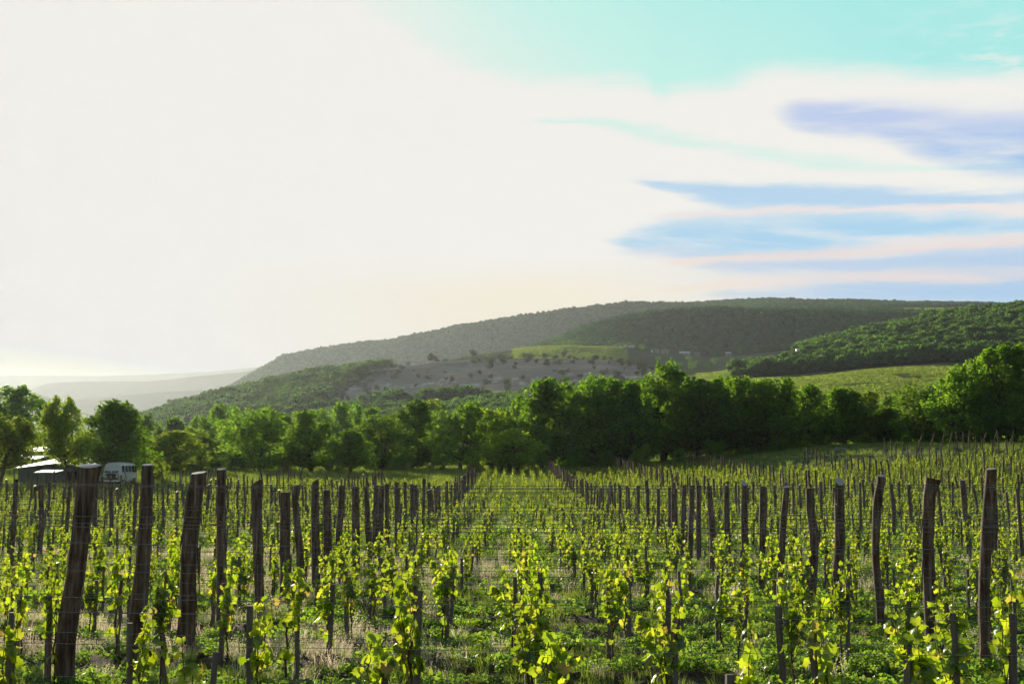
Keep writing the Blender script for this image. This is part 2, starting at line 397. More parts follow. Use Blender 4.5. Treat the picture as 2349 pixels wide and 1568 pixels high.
def bark_mat():
    m, n = mat('weathered_wood')
    tcn = n.n('ShaderNodeTexCoord'); mp = n.n('ShaderNodeMapping'); mp.inputs['Scale'].default_value = (1, 1, .07)
    oi = n.n('ShaderNodeObjectInfo')
    off = n.comb(n.m('MULTIPLY', oi.outputs['Random'], 40.0), 0.0, n.m('MULTIPLY', oi.outputs['Random'], 9.0))
    va = n.n('ShaderNodeVectorMath', operation='ADD'); n.put(va.inputs[0], tcn.outputs['Object']); n.put(va.inputs[1], off)
    n.nt.links.new(va.outputs[0], mp.inputs[0])
    a = n.noise(mp.outputs[0], 26, 6, .72); b = n.noise(va.outputs[0], 5, 4, .6); c = n.noise(mp.outputs[0], 120, 3, .6)
    colr = n.ramp(a, [(.30, (.020, .014, .011)), (.45, (.105, .068, .046)), (.59, (.235, .165, .12)), (.74, (.44, .36, .29))])
    colr = n.mix(n.ss(b, .45, .68), colr, n.mix(n.ss(a, .4, .65), (.05, .026, .014), (.22, .12, .06)))
    p = n.n('ShaderNodeBsdfPrincipled'); p.inputs['Roughness'].default_value = .8; p.inputs['Specular IOR Level'].default_value = .25
    n.put(p.inputs['Base Color'], colr)
    bp = n.n('ShaderNodeBump'); bp.inputs['Strength'].default_value = .9; bp.inputs['Distance'].default_value = .012
    n.put(bp.inputs['Height'], n.m('ADD', a, n.m('MULTIPLY', c, .4))); n.nt.links.new(bp.outputs[0], p.inputs['Normal'])
    n.nt.links.new(p.outputs[0], n.out.inputs[0]); return m
M['bark'] = bark_mat()
def cut_mat():
    m, n = mat('cut_wood')
    tcn = n.n('ShaderNodeTexCoord')
    wv = n.n('ShaderNodeTexWave', wave_type='RINGS', rings_direction='Z'); wv.inputs['Scale'].default_value = 26; wv.inputs['Distortion'].default_value = 2.5
    n.nt.links.new(tcn.outputs['Object'], wv.inputs[0])
    ns = n.noise(tcn.outputs['Object'], 30, 4, .7)
    colr = n.mix(n.m('MULTIPLY', wv.outputs['Fac'], .5), (.52, .47, .42), (.36, .30, .26))
    colr = n.mix(n.ss(ns, .55, .75), colr, (.16, .12, .10))
    p = n.n('ShaderNodeBsdfPrincipled'); p.inputs['Roughness'].default_value = .6; n.put(p.inputs['Base Color'], colr)
    n.nt.links.new(p.outputs[0], n.out.inputs[0]); return m
M['cut'] = cut_mat()
M['wire'] = plain('wire', (.36, .33, .30), .27, metal=1.0)
M['tree_leaf'] = [leaf_mat('tree_leaf_'+k, [(0, b0), (1, b1)], [(0, t0), (1, t1)], tf, .03, rough=.45) for k, b0, b1, t0, t1, tf in (
    ('deep', (.015, .045, .010), (.032, .076, .014), (.16, .40, .016), (.48, .74, .03), .49),
    ('mid', (.022, .060, .012), (.042, .095, .018), (.18, .42, .02), (.46, .68, .04), .50),
    ('yellow', (.036, .076, .014), (.065, .118, .020), (.30, .52, .02), (.70, .82, .05), .54))]
M['hill_leaf'] = leaf_mat('hill_leaf', [(0, (.014, .046, .018)), (1, (.038, .085, .028))], [(0, (.08, .20, .03)), (1, (.26, .46, .06))], .45, .015)
M['far_leaf_shaded'] = leaf_mat('far_leaf_shaded', [(0, (.010, .048, .022)), (1, (.028, .082, .034))], [(0, (.04, .16, .03)), (1, (.16, .38, .06))], .35, .01)  # dimmer, cooler copy of the hill leaf; slope shade is put into its colour
M['shrub_leaf'] = leaf_mat('shrub_leaf', [(0, (.025, .038, .02)), (1, (.055, .065, .035))], [(0, (.04, .06, .015)), (1, (.09, .11, .03))], .25, .01)
M['trunk'] = plain('trunk', (.085, .068, .05), .9, nscale=6, namp=.45, bump=.5, stretch=(1, 1, .2))
M['weed'] = leaf_mat('weed', [(0, (.024, .065, .015)), (1, (.05, .11, .022))], [(0, (.20, .48, .03)), (1, (.58, .74, .06))], .5, .05)
M['grass'] = leaf_mat('grass', [(0, (.05, .10, .02)), (1, (.10, .14, .04))], [(0, (.16, .30, .02)), (1, (.40, .46, .06))], .5, .04)
M['straw'] = leaf_mat('straw', [(0, (.48, .39, .27)), (1, (.62, .54, .40))], [(0, (.74, .60, .38)), (1, (.90, .80, .58))], .55, .04)

def ground_mat():
    m, n = mat('field_soil')
    tcn = n.n('ShaderNodeTexCoord'); O = tcn.outputs['Object']
    sepn = n.n('ShaderNodeSeparateXYZ'); n.nt.links.new(O, sepn.inputs[0])
    big = n.noise(O, .35, 4, .6); med = n.noise(O, 2.2, 5, .65); fine = n.noise(O, 24, 6, .7)
    soil = n.ramp(fine, [(.3, (.035, .021, .015)), (.55, (.095, .060, .042)), (.75, (.19, .13, .095))])
    green = n.ramp(med, [(.3, (.035, .06, .016)), (.7, (.075, .115, .03))])
    drycol = n.ramp(fine, [(.3, (.12, .095, .055)), (.7, (.24, .20, .12))])
    far = n.ss(sepn.outputs[1], 22.0, 75.0)
    gm = n.m('ADD', n.ss(n.m('ADD', med, n.m('MULTIPLY', far, .25)), .50, .62), 0.0, clamp=True)
    colr = n.mix(gm, soil, green)
    dm = n.m('MULTIPLY', n.ss(big, .50, .62), n.ss(sepn.outputs[1], 20.0, 40.0))
    colr = n.mix(n.m('MULTIPLY', n.m('MULTIPLY', dm, .35), n.ss(sepn.outputs[0], 3.0, -4.0)), colr, drycol)
    p = n.n('ShaderNodeBsdfPrincipled'); p.inputs['Roughness'].default_value = .95; p.inputs['Specular IOR Level'].default_value = .1
    n.put(p.inputs['Base Color'], colr)
    b = n.n('ShaderNodeBump'); b.inputs['Strength'].default_value = .8; b.inputs['Distance'].default_value = .05
    n.put(b.inputs['Height'], n.m('ADD', med, fine)); n.nt.links.new(b.outputs[0], p.inputs['Normal'])
    n.nt.links.new(p.outputs[0], n.out.inputs[0]); return m
def hills_mat():
    m, n = mat('hill_ground')
    at_ = n.n('ShaderNodeAttribute', attribute_name='cover'); tcn = n.n('ShaderNodeTexCoord')
    ns = n.noise(tcn.outputs['Object'], .09, 5, .7)
    mp = n.n('ShaderNodeMapping'); mp.inputs['Scale'].default_value = (.02, .4, .4); n.nt.links.new(tcn.outputs['Object'], mp.inputs[0])
    rows = n.noise(mp.outputs[0], 1.0, 3, .6)
    k = n.m('MULTIPLY', n.m('MULTIPLY_ADD', ns, 1.0, .5), n.m('MULTIPLY_ADD', rows, 1.0, .5))
    colr = n.mix(1.0, at_.outputs['Color'], n.comb(k, k, k), 'MULTIPLY')
    d = n.n('ShaderNodeBsdfDiffuse'); n.put(d.inputs[0], colr); n.nt.links.new(d.outputs[0], n.out.inputs[0]); return m

# ------------------------------------------------------------------ ground and hills
def grid_mesh(name, ys, ncol, zfun, m, attrs=None, smooth=True, half=lambda y: .62*(y+22)):
    s = np.linspace(-1, 1, ncol); s = np.sign(s)*np.abs(s)**1.15
    Y = np.repeat(ys, ncol); X = (s[None]*half(ys)[:, None]).ravel()
    Z = zfun(X, Y)
    i = (np.arange(len(ys)-1)[:, None]*ncol+np.arange(ncol-1)[None]).ravel()
    f = np.stack([i, i+1, i+1+ncol, i+ncol], -1)
    a = attrs(X, Y) if attrs else None
    return mesh(name, np.stack([X, Y, Z], -1), [f], [m], smooth, attrs=a)
ROW0, SP = 12.5, 2.15
def rowy(i, X): return ROW0+i*SP-.095*(X+3.7)
def clods(x, y):
    k = 1-smooth01((y-25)/30)
    ph = ((y+.095*(x+3.7)-ROW0)/SP) % 1.0            # furrow between the vine rows
    fur = np.cos(ph*2*math.pi)*.035
    n = vn(x, y, .55, 11, 4); n2 = vn(x, y, .16, 12, 2)
    return k*(fur+.16*(n-.5)+.05*(n2-.5)*smooth01((n-.45)*8))
def zg(x, y): return zt(x, y)+clods(np.asarray(x, float), np.asarray(y, float))
ys = [-40, -20, -8, 0, 3]
while ys[-1] < 230: ys.append(ys[-1]+max(.075, ys[-1]*.0092))
ys[-1] = 230.0
ys = np.array(ys)
gnd = obj('ground', grid_mesh('ground', ys, 460, zg, ground_mat())); tag(gnd, 'brown clodded soil of the vineyard with weeds', kind='structure')
hy = np.concatenate([np.geomspace(230, 4250, 350)])
hls = obj('hills', grid_mesh('hills', hy, 520, zt, hills_mat(), attrs=lambda X, Y: {'cover': ('FLOAT_COLOR', np.concatenate([cover(X, Y), np.ones((len(X), 1))], 1))}))
tag(hls, 'green wooded hills and fields behind the vineyard', kind='structure')
# land out to the horizon: a wide plain below the hills
pl = MB()
for (x0, x1, y0, y1) in ((-12500, 12500, 4240, 8800), (-12500, -2640, 230, 4240), (2640, 12500, 230, 4240), (-12500, 12500, -5400, -40)):
    pl.add([[x0, y0, -1.5], [x1, y0, -1.5], [x1, y1, -1.5], [x0, y1, -1.5]], [[[0, 1, 2, 3]]])
tag(obj('plain', pl.mesh('plain', plain('plain_ground', (.08, .10, .04), .95))), 'flat land beyond the hills', kind='structure')
def ridge(name, D, pts, depth, label, colr):
    xs = np.linspace(pts[0][0], pts[-1][0], 240); ysil = np.interp(xs, *zip(*pts))
    k = np.ones(7)/7; ysil = np.convolve(np.pad(ysil, 3, mode='edge'), k, mode='valid')
    rr = np.linspace(-1, 1, 17)
    V = []
    for t in rr:
        Y = D+t*depth
        top = np.array([at(a, b, D).z for a, b in zip(xs, ysil)])
        X = (xs-CX)/F*D*(1+t*depth/D*.3)
        h = math.cos(t*math.pi/2)**1.2 if abs(t) < 1 else 0
        Z = top*h+D*.004*(vn(X, np.full_like(X, Y), D*.05, 3, 3)-.5)*min(1, (1-abs(t))*3)*(.3+abs(t))-(1-h)*5
        V.append(np.stack([X, np.full_like(X, Y), Z], -1))
    n = len(xs); i = (np.arange(16)[:, None]*n+np.arange(n-1)[None]).ravel()
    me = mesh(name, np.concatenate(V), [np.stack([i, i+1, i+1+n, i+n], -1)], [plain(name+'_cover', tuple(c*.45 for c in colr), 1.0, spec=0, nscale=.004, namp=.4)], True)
    tag(obj(name, me), label, kind='structure')
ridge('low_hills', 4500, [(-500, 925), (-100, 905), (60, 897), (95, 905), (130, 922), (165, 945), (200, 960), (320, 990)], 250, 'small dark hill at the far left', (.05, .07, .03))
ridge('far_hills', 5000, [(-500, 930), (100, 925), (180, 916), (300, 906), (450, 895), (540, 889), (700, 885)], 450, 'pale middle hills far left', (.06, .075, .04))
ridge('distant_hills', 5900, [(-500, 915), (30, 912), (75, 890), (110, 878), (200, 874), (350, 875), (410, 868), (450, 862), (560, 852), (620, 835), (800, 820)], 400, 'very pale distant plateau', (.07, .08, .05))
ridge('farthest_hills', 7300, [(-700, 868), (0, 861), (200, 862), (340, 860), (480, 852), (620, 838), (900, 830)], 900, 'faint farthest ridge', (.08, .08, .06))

# ------------------------------------------------------------------ instancer for what nobody could count
def instancer(name, label, pts, protos, idx, scl, rot, kind='stuff'):
    """pts (n,3); protos: unlinked mesh objects; one geometry-node object"""
    c = bpy.data.collections.new(name+'_sources')
    for p in protos: c.objects.link(p)
    me = mesh(name, pts, [np.zeros((0, 3))], attrs={'pi': ('INT', idx.astype(np.int32)), 'ps': ('FLOAT_VECTOR', scl.astype(np.float32)), 'pr': ('FLOAT_VECTOR', rot.astype(np.float32))})
    o = obj(name, me)
    g = bpy.data.node_groups.new(name, 'GeometryNodeTree')
    g.interface.new_socket('Geometry', in_out='INPUT', socket_type='NodeSocketGeometry')
    g.interface.new_socket('Geometry', in_out='OUTPUT', socket_type='NodeSocketGeometry')
    n = g.nodes; L = g.links
    gi, go = n.new('NodeGroupInput'), n.new('NodeGroupOutput')
    ci = n.new('GeometryNodeCollectionInfo'); ci.inputs['Collection'].default_value = c
    ci.inputs['Separate Children'].default_value = True; ci.inputs['Reset Children'].default_value = True
    ip = n.new('GeometryNodeInstanceOnPoints'); ip.inputs['Pick Instance'].default_value = True
    def na(k, t):
        a = n.new('GeometryNodeInputNamedAttribute'); a.data_type = t; a.inputs[0].default_value = k
        return [s for s in a.outputs if s.enabled][0]
    L.new(gi.outputs[0], ip.inputs['Points']); L.new(ci.outputs[0], ip.inputs['Instance'])
    L.new(na('pi', 'INT'), ip.inputs['Instance Index']); L.new(na('ps', 'FLOAT_VECTOR'), ip.inputs['Scale'])
    er = n.new('FunctionNodeEulerToRotation'); L.new(na('pr', 'FLOAT_VECTOR'), er.inputs[0]); L.new(er.outputs[0], ip.inputs['Rotation'])
    L.new(ip.outputs[0], go.inputs[0])
    md = o.modifiers.new('scatter', 'NODES'); md.node_group = g
    return tag(o, label, kind=kind)
def rz(n, tilt=.0):
    r = np.zeros((n, 3)); r[:, 2] = rng.random(n)*6.283
    if tilt: r[:, 0] = rng.normal(0, tilt, n); r[:, 1] = rng.normal(0, tilt, n)
    return r

# ------------------------------------------------------------------ leaf clouds and trees
def leaf_quads(C, size, up=.0, asp=.62):
    """rhombic leaves centred on C with random orientation"""
    n = len(C); nrm = rng.normal(size=(n, 3)); nrm[:, 2] += up; nrm /= np.linalg.norm(nrm, axis=1)[:, None]
    t = rng.normal(size=(n, 3)); t -= (t*nrm).sum(1)[:, None]*nrm; t /= np.linalg.norm(t, axis=1)[:, None]
    b = np.cross(nrm, t); s = (size*(.7+.6*rng.random(n)))[:, None]*.5
    v = np.stack([C-t*s, C+b*s*asp, C+t*s, C-b*s*asp], 1).reshape(-1, 3)
    return v, np.arange(4*n).reshape(-1, 4)
def tree_parts(seed, H, W, nclump, nleaf, leaf, base=.16, stems=1, lean=0, round_=1.0, mat_i=0, dens=1.0, flat=1.0):
    """returns (trunk mesh, crown mesh), tree of height H and crown width W"""
    global rng
    keep = rng; rng = np.random.default_rng(seed)
    tb = MB(); cl = []
    for s in range(stems):
        a0 = rng.random()*6.28; off = .25*W*(stems > 1)
        topx = lean+off*math.cos(a0)+rng.normal(0, .05*W); topy = off*math.sin(a0)
        n = 9; t = np.linspace(0, 1, n)
        P = np.stack([topx*t**1.2+rng.normal(0, .02*H, n)*t, topy*t**1.2+rng.normal(0, .02*H, n)*t, t*H*.86], -1)
        if stems > 1: P[:, 0] += .3*math.cos(a0); P[:, 1] += .3*math.sin(a0)
        P[0, 2] = -.3
        tb.tube(P, (.026*H/(stems**.4))*(1-.86*t)+.012, 7)
        for k in range(nclump//stems):
            h = base+(1-base)*(k+rng.random())/(nclump//stems)*.97
            h0 = max(.08, h-.12-.1*rng.random())
            org = np.array([np.interp(h0/.86, t, P[:, j]) for j in range(3)])
            prof = (math.sin(math.pi*min(1, (h-base*.6)/(1.03-base*.6))**(.62*round_)))**.7
            a = rng.random()*6.283; rad = W*.5*prof*(.35+.62*rng.random()**.6)
            end = np.array([org[0]*.7+rad*math.cos(a), org[1]*.7+rad*math.sin(a), min(h*H, H*.97)])
            mid = (org+end)/2+np.array([0, 0, -.03*H])+rng.normal(0, .02*H, 3)
            q = np.array([org, (org+mid)/2+rng.normal(0, .008*H, 3), mid, (mid+end)/2, end])
            tb.tube(q, np.array([.009, .007, .005, .004, .0015])*H*(1.1-h*.6), 5)
            cr = W*(.06+.075*rng.random())*(1.15-.35*h)
            cl.append((end, cr)); 
            if h > .55 and rng.random() < .6:
                for q_ in range(3): cl.append((end+np.array([rng.normal(0, .02*W), rng.normal(0, .02*W), cr*.7+q_*.022*H*rng.uniform(.6, 1.2)]), cr*(.50-.12*q_)))
            if rng.random() < .8: cl.append((mid+rng.normal(0, .03*W, 3), cr*.8))
    tot = sum(c[1]**2 for c in cl); C = []
    for c, r in cl:
        m = max(8, int(nleaf*r*r/tot)); d = rng.normal(size=(m, 3)); d /= np.linalg.norm(d, axis=1)[:, None]
        rr = r*(.30+.78*rng.random(m)**.55)*(1+.35*np.sin(d[:, 0]*5+seed)*np.sin(d[:, 1]*4+c[2]))
        q = c+d*rr[:, None]*np.array([1.1, 1.1, flat])
        C.append(q)
    C = np.concatenate(C); C[:, 2] = np.maximum(C[:, 2], .15)
    v, f = leaf_quads(C, leaf)
    rng = keep
    return tb.mesh('trunk', M['trunk'], True), mesh('crown', v, [f], [M['tree_leaf'][mat_i]])
TREEV = []
for k, (W, nc, nl, ba, st, mi, ro) in enumerate([
        (8.5, 60, 15000, .22, 2, 0, 1.0), (8.0, 55, 13000, .26, 1, 0, 1.0), (7.0, 50, 12000, .12, 1, 1, .9),
        (9.0, 60, 14000, .14, 3, 1, 1.0), (7.5, 48, 11000, .22, 2, 2, 1.0), (6.5, 44, 10000, .10, 1, 2, .85),
        (8.0, 46, 9500, .28, 2, 1, 1.1), (9.5, 62, 15000, .06, 2, 0, .9), (8.5, 50, 12000, .40, 2, 2, 1.15), (9.0, 80, 19000, .22, 1, 0, .72)]):
    TREEV.append((W, tree_parts(100+k, 12.0, W, int(nc*1.6), int(nl*(.78 if k in (0, 1, 7) else .68)), .42, ba, st, rng.normal(0, .5), ro, mi)))
used_v = {}
def tree(v, px, top, width, D, label, group, name='tree', H=None, rot=None, cat='tree'):
    """width in photograph pixels, top in photograph pixels"""
    X = at(px, top, D).x; z = zt1(X, D); ht = (at(px, top, D).z-z) if H is None else H
    W, (tm_, cm_) = TREEV[v]
    e = obj(name, None, loc=(X, D, z)); e.empty_display_size = .5
    wm = width/F*D
    e.scale = (wm/W*1.22, wm/W*1.22, ht/12.2)
    e.rotation_euler = (0, 0, random.random()*6.28 if rot is None else rot)
    obj('trunk', tm_, e); obj('crown', cm_, e)
    return tag(e, label, cat, group)
ORD = 'first second third fourth fifth sixth seventh eighth ninth tenth eleventh twelfth thirteenth fourteenth fifteenth sixteenth seventeenth eighteenth nineteenth'.split()
TENS = {2: ('twenty', 'twentieth'), 3: ('thirty', 'thirtieth'), 4: ('forty', 'fortieth'), 5: ('fifty', 'fiftieth'), 6: ('sixty', 'sixtieth'), 7: ('seventy', 'seventieth'), 8: ('eighty', 'eightieth'), 9: ('ninety', 'ninetieth')}
def ordn(n):
    if n < 20: return ORD[n-1]
    if n >= 100: return 'hundredth' if n == 100 else 'hundred and '+ordn(n-100)
    a, b = divmod(n, 10)
    return TENS[a][1] if b == 0 else TENS[a][0]+'-'+ORD[b-1]

GT = 'trees in the line behind the vineyard'
line = [(0, 30, 884, 150, 235, 'dark tree at the left edge rising above a yellower one'),
 (8, -2, 960, 130, 141, 'low yellow green tree over the metal roofs at the left edge'),
 (8, 165, 916, 105, 141, 'loose yellowish tree with a thin top beside the big dark one'),
 (9, 262, 922, 165, 148, 'big dark round tree above the white minibus'),
 (5, 405, 985, 140, 190, 'round tree with pale yellow top right of the minibus'),
 (2, 480, 1000, 90, 205, 'low tree between round yellow tree and tall feathery one'),
 (3, 590, 938, 150, 195, 'tall feathery tree with forked stems, left of the middle'),
 (2, 715, 942, 110, 195, 'slim light green tree with a pointed top'),
 (1, 805, 988, 95, 185, 'short dark tree with a single thin trunk'),
 (3, 880, 952, 130, 200, 'broad mid green tree right of the short dark tree'),
 (2, 945, 916, 120, 210, 'tall tree with yellow tip left of centre'),
 (6, 1050, 928, 120, 200, 'open tree with see-through lower branches near centre'),
 (4, 1125, 938, 110, 205, 'yellow topped tree just left of the tall dark group'),
 (4, 1190, 985, 120, 190, 'low bushy bright tree at foot of the tall dark group'),
 (0, 1250, 867, 150, 200, 'tall tree at the left end of the dark group'),
 (7, 1345, 866, 160, 202, 'tall dark tree, second of the dark group'),
 (0, 1430, 872, 150, 200, 'dark tree in the middle of the dark group'),
 (6, 1515, 836, 145, 210, 'tallest open crown standing above the dark group'),
 (1, 1600, 874, 150, 200, 'dark tree just right of the tallest open crown'),
 (0, 1690, 862, 145, 203, 'dark tree with pale tip right of centre'),
 (7, 1770, 872, 130, 200, 'dense dark tree before the sloping field'),
 (2, 1850, 880, 90, 204, 'narrow lighter tree below the sloping field'),
 (1, 1935, 893, 125, 195, 'spreading dark tree left of the meadow gap'),
 (5, 1995, 893, 70, 215, 'small yellow tipped tree behind the meadow gap'),
 (1, 2030, 935, 80, 196, 'small round dark tree in front of the meadow gap'),
 (3, 2120, 882, 125, 190, 'rounded mid green tree right of the meadow gap'),
 (6, 2195, 842, 130, 180, 'leaning open tree with slanting trunks near the right edge'),
 (3, 2250, 820, 110, 188, 'tall leafy tree second from the right edge'),
 (0, 2315, 788, 150, 178, 'tallest dark tree at the right edge'),
 (7, 2410, 800, 150, 182, None)]
for v, px, top, wd, D, lab in line:
    if lab: tree(v, px, top, wd, D, lab, GT)
for i, (v, px, top, wd) in enumerate([(0, 1295, 880, 150), (2, 1388, 884, 140), (1, 1475, 878, 150), (3, 1560, 874, 150), (2, 1648, 876, 140), (0, 1732, 874, 150), (5, 1812, 886, 130), (3, 1890, 905, 130)]):
    tree(v, px, top, wd, 224, f'green tree filling the gaps behind the dark group, {ordn(i+1)} from the left', 'trees filling in behind the dark group')
# undergrowth bushes at the foot of the line
TB = [tree_parts(300+k, 4.0, 5.2, 26, 4200, .26, .02, 3, 0, .7, k % 3, flat=.9) for k in range(4)]
def bush(v, px, top, width, D, label, group='bushes at the foot of the trees'):
    X = at(px, top, D).x; z = zt1(X, D); ht = max(1.2, at(px, top, D).z-z)
    e = obj('bush', None, loc=(X, D, z)); wm = width/F*D
    e.scale = (wm/5.2, wm/5.2, ht/4.0); e.rotation_euler = (0, 0, random.random()*6.28)
    obj('stem', TB[v][0], e); obj('foliage', TB[v][1], e)
    return tag(e, label, 'bush', group)
bush(2, 376, 1058, 48, 150, 'small bright bush beside the white minibus')
bl = [(460, 1030, 60), (540, 1045, 60), (650, 1040, 60), (760, 1050, 50), (850, 1040, 60), (920, 1035, 70), (1000, 1045, 50), (1080, 1040, 60), (1160, 1030, 80), (1240, 1035, 60), (1310, 1030, 60),
      (1390, 1035, 60), (1470, 1020, 70), (1560, 1030, 60), (1640, 1010, 80), (1710, 1025, 60), (1790, 1005, 70), (1850, 1010, 60), (2085, 1025, 40), (2150, 1010, 60), (2215, 1000, 70), (2280, 1000, 70), (2335, 1005, 60)]
for i, (px, top, wd) in enumerate(bl):
    bush([0, 1, 2, 3, 1][i % 5], px, top, wd, 192-6*(px > 2100)+random.uniform(-3, 3), f'low bush under the trees, {ordn(i+1)} from the left along the field edge')
# wood behind the line
back = [(345, 948, 70, 300), (400, 955, 80, 290), (510, 922, 85, 330), (470, 950, 80, 300), (650, 950, 80, 310), (620, 932, 70, 350), (790, 918, 90, 330), (740, 935, 80, 320), (840, 928, 80, 310), (905, 955, 70, 290),
        (980, 912, 80, 340), (1010, 938, 80, 300), (1090, 915, 70, 330), (1160, 930, 80, 300), (300, 965, 60, 280), (560, 950, 80, 280), (690, 945, 80, 270), (440, 975, 80, 260), (860, 950, 70, 270), (1180, 905, 60, 360),
        (1640, 878, 80, 280), (1745, 872, 70, 270), (1560, 885, 80, 290), (2060, 905, 80, 260), (1950, 915, 80, 265), (1870, 905, 80, 270), (2290, 840, 90, 250), (2180, 880, 80, 255), (-20, 930, 80, 280), (95, 985, 70, 260)]
back.sort()
for i, (px, top, wd, D) in enumerate(back):
    tree([3, 0, 2, 7, 1, 4][i % 6], px, top+5, wd, D, f'rounded tree in the wood behind, {ordn(i+1)} from the left', 'trees of the wood behind the front line')

# ------------------------------------------------------------------ far woods on the slopes (nobody could count them)
def crown_proto(seed, n, H=8.0, W=7.0, leaf=.8, m=None):
    global rng
    keep = rng; rng = np.random.default_rng(seed)
    C = []
    for _ in range(9):
        a = rng.random()*6.28; r = W*.30*rng.random()**.5; c = np.array([r*math.cos(a), r*math.sin(a), H*(.38+.42*rng.random())]); k = n//9
        d = rng.normal(size=(k, 3)); d /= np.linalg.norm(d, axis=1)[:, None]
        C.append(c+d*(W*.23*(.5+.6*rng.random(k)))[:, None]*np.array([1, 1, .85]))
    v, f = leaf_quads(np.concatenate(C), leaf); rng = keep
    return bpy.data.objects.new('crown_source', mesh('crown_source', v, [f], [m or M['hill_leaf']]))
def scatter_forest(name, label, sel, step, h0, h1, protos):
    X0, X1, Y0, Y1 = sel
    gx = np.arange(X0, X1, step); gy = np.arange(Y0, Y1, step)
    X, Y = np.meshgrid(gx, gy); X = (X+rng.uniform(-.45, .45, X.shape)*step).ravel(); Y = (Y+rng.uniform(-.45, .45, Y.shape)*step).ravel()
    px = CX+F*X/Y
    m = (px > -160) & (px < 2520) & forest(px, Y, X, Y)
    X, Y = X[m], Y[m]; Z = zt(X, Y)
    n = len(X); s = rng.uniform(h0, h1, n)/8.0*(.8+.5*vn(X, Y, 35, 8, 2)); sc = np.stack([s*rng.uniform(.85, 1.15, n), s*rng.uniform(.85, 1.15, n), s], -1)
    instancer(name, label, np.stack([X, Y, Z-.3], -1), protos, rng.integers(0, len(protos), n), sc, rz(n))
    return n
PF = lambda s, n, lf, k=6, m=None: [crown_proto(s+i, n, leaf=lf, m=m) for i in range(k)]
cnt = [scatter_forest('valley_wood', 'green wood filling the valley behind the trees', (-700, 700, 400, 905), 6.2, 6, 9, PF(400, 900, .75)),
       scatter_forest('near_hillside_wood', 'sunlit wood on the near slopes left and right', (-900, 1150, 880, 1485), 7.2, 5.5, 12.5, PF(500, 800, .9)),
       scatter_forest('middle_hillside_wood', 'dark wood covering the middle spur', (-100, 1000, 1740, 2095), 6.2, 6.5, 9, PF(600, 360, 1.15, 6, M['far_leaf_shaded'])),
       scatter_forest('far_hillside_wood', 'hazy wood covering the long far ridge', (-1050, 1400, 2750, 3295), 7.6, 8, 12, PF(700, 260, 1.5, 6, M['far_leaf_shaded']))]
print('forest', cnt)

# vines and crops on the lit far fields, seen as a low green cover
def crop(name, label, boxes, protos):
    X, Y = [], []
    for (r0, r1, p0, p1, step, row) in boxes:
        xa, xb = min((p0-CX)/F*r0, (p0-CX)/F*r1), max((p1-CX)/F*r0, (p1-CX)/F*r1)
        gx, gy = np.meshgrid(np.arange(xa, xb, step), np.arange(r0, r1, row))
        x = (gx+rng.uniform(-.4, .4, gx.shape)*step).ravel(); y = (gy+rng.uniform(-.2, .2, gx.shape)*row+gx*.12-(xa+xb)/2*.12).ravel()
        px = CX+F*x/y; m_ = (px > p0) & (px < p1) & (y > r0) & (y < r1) & (vn(x, y, 25, 31, 2) > .30) & ~forest(px, y, x, y)
        X.append(x[m_]); Y.append(y[m_])
    X = np.concatenate(X); Y = np.concatenate(Y); n = len(X); s = rng.uniform(.7, 1.3, n); print(name, n)
    instancer(name, label, np.stack([X, Y, zt(X, Y)], -1), protos, rng.integers(0, len(protos), n), np.stack([s*1.3, s*1.3, s], -1), rz(n))
M['crop_leaf'] = leaf_mat('crop_leaf', [(0, (.05, .085, .02)), (1, (.08, .11, .03))], [(0, (.26, .42, .05)), (1, (.46, .56, .09))], .5, .01)
def crop_proto(seed):
    global rng
    keep = rng; rng = np.random.default_rng(seed); n_ = 70
    C = np.stack([rng.normal(0, .55, n_), rng.normal(0, .45, n_), rng.uniform(.1, 1.1, n_)], -1); v, f = leaf_quads(C, .38); rng = keep
    return bpy.data.objects.new('crop_source', mesh('crop_source', v, [f], [M['crop_leaf']]))
crop('field_crop', 'low green crop in faint rows over the far sloping fields',
     [(480, 862, 1500, 2420, 2.3, 3.4), (905, 1235, 1600, 1838, 2.6, 3.6), (1430, 1640, 1175, 1430, 3.2, 4.2), (2110, 2880, 1700, 2400, 6.0, 8.0), (230, 400, 1750, 2420, 1.8, 2.2)], [crop_proto(850+k) for k in range(4)])

# shrubs and lone trees on the slopes
sh = [crown_proto(800+i, 320, H=5.0, W=5.0, leaf=.55, m=M['shrub_leaf']).data for i in range(5)]
lt = [crown_proto(820+i, 420, H=8.0, W=8.5, leaf=.8, m=M['hill_leaf']).data for i in range(4)]
spots = []
rs = random.Random(5)
tries = 0
while len(spots) < 150 and tries < 8000:
    tries += 1
    r = rs.uniform(930, 1300); px = rs.uniform(740+(r-1000)*.5, 1500)
    if rs.random() > (.25+.9*((r-930)/370)**2 if r > 1000 else .45): continue
    X = (px-CX)/F*r
    if all((X-a)**2+(r-b)**2 > 60 for _, a, b in spots): spots.append((px, X, r))
spots.sort()
for i, (px, X, r) in enumerate(spots):
    o = obj('hillside_shrub', sh[i % 5], loc=(X, r, zt1(X, r)-.3)); s = rs.uniform(.7, 1.9)
    o.scale = (s*rs.uniform(.8, 1.3), s*rs.uniform(.8, 1.3), s*rs.uniform(.8, 1.15)); o.rotation_euler = (0, 0, rs.random()*6.28)
    tag(o, f'dark shrub dotted on the dry slope, {ordn(i+1)} counted from the left', 'shrub', 'shrubs dotted over the dry slope')
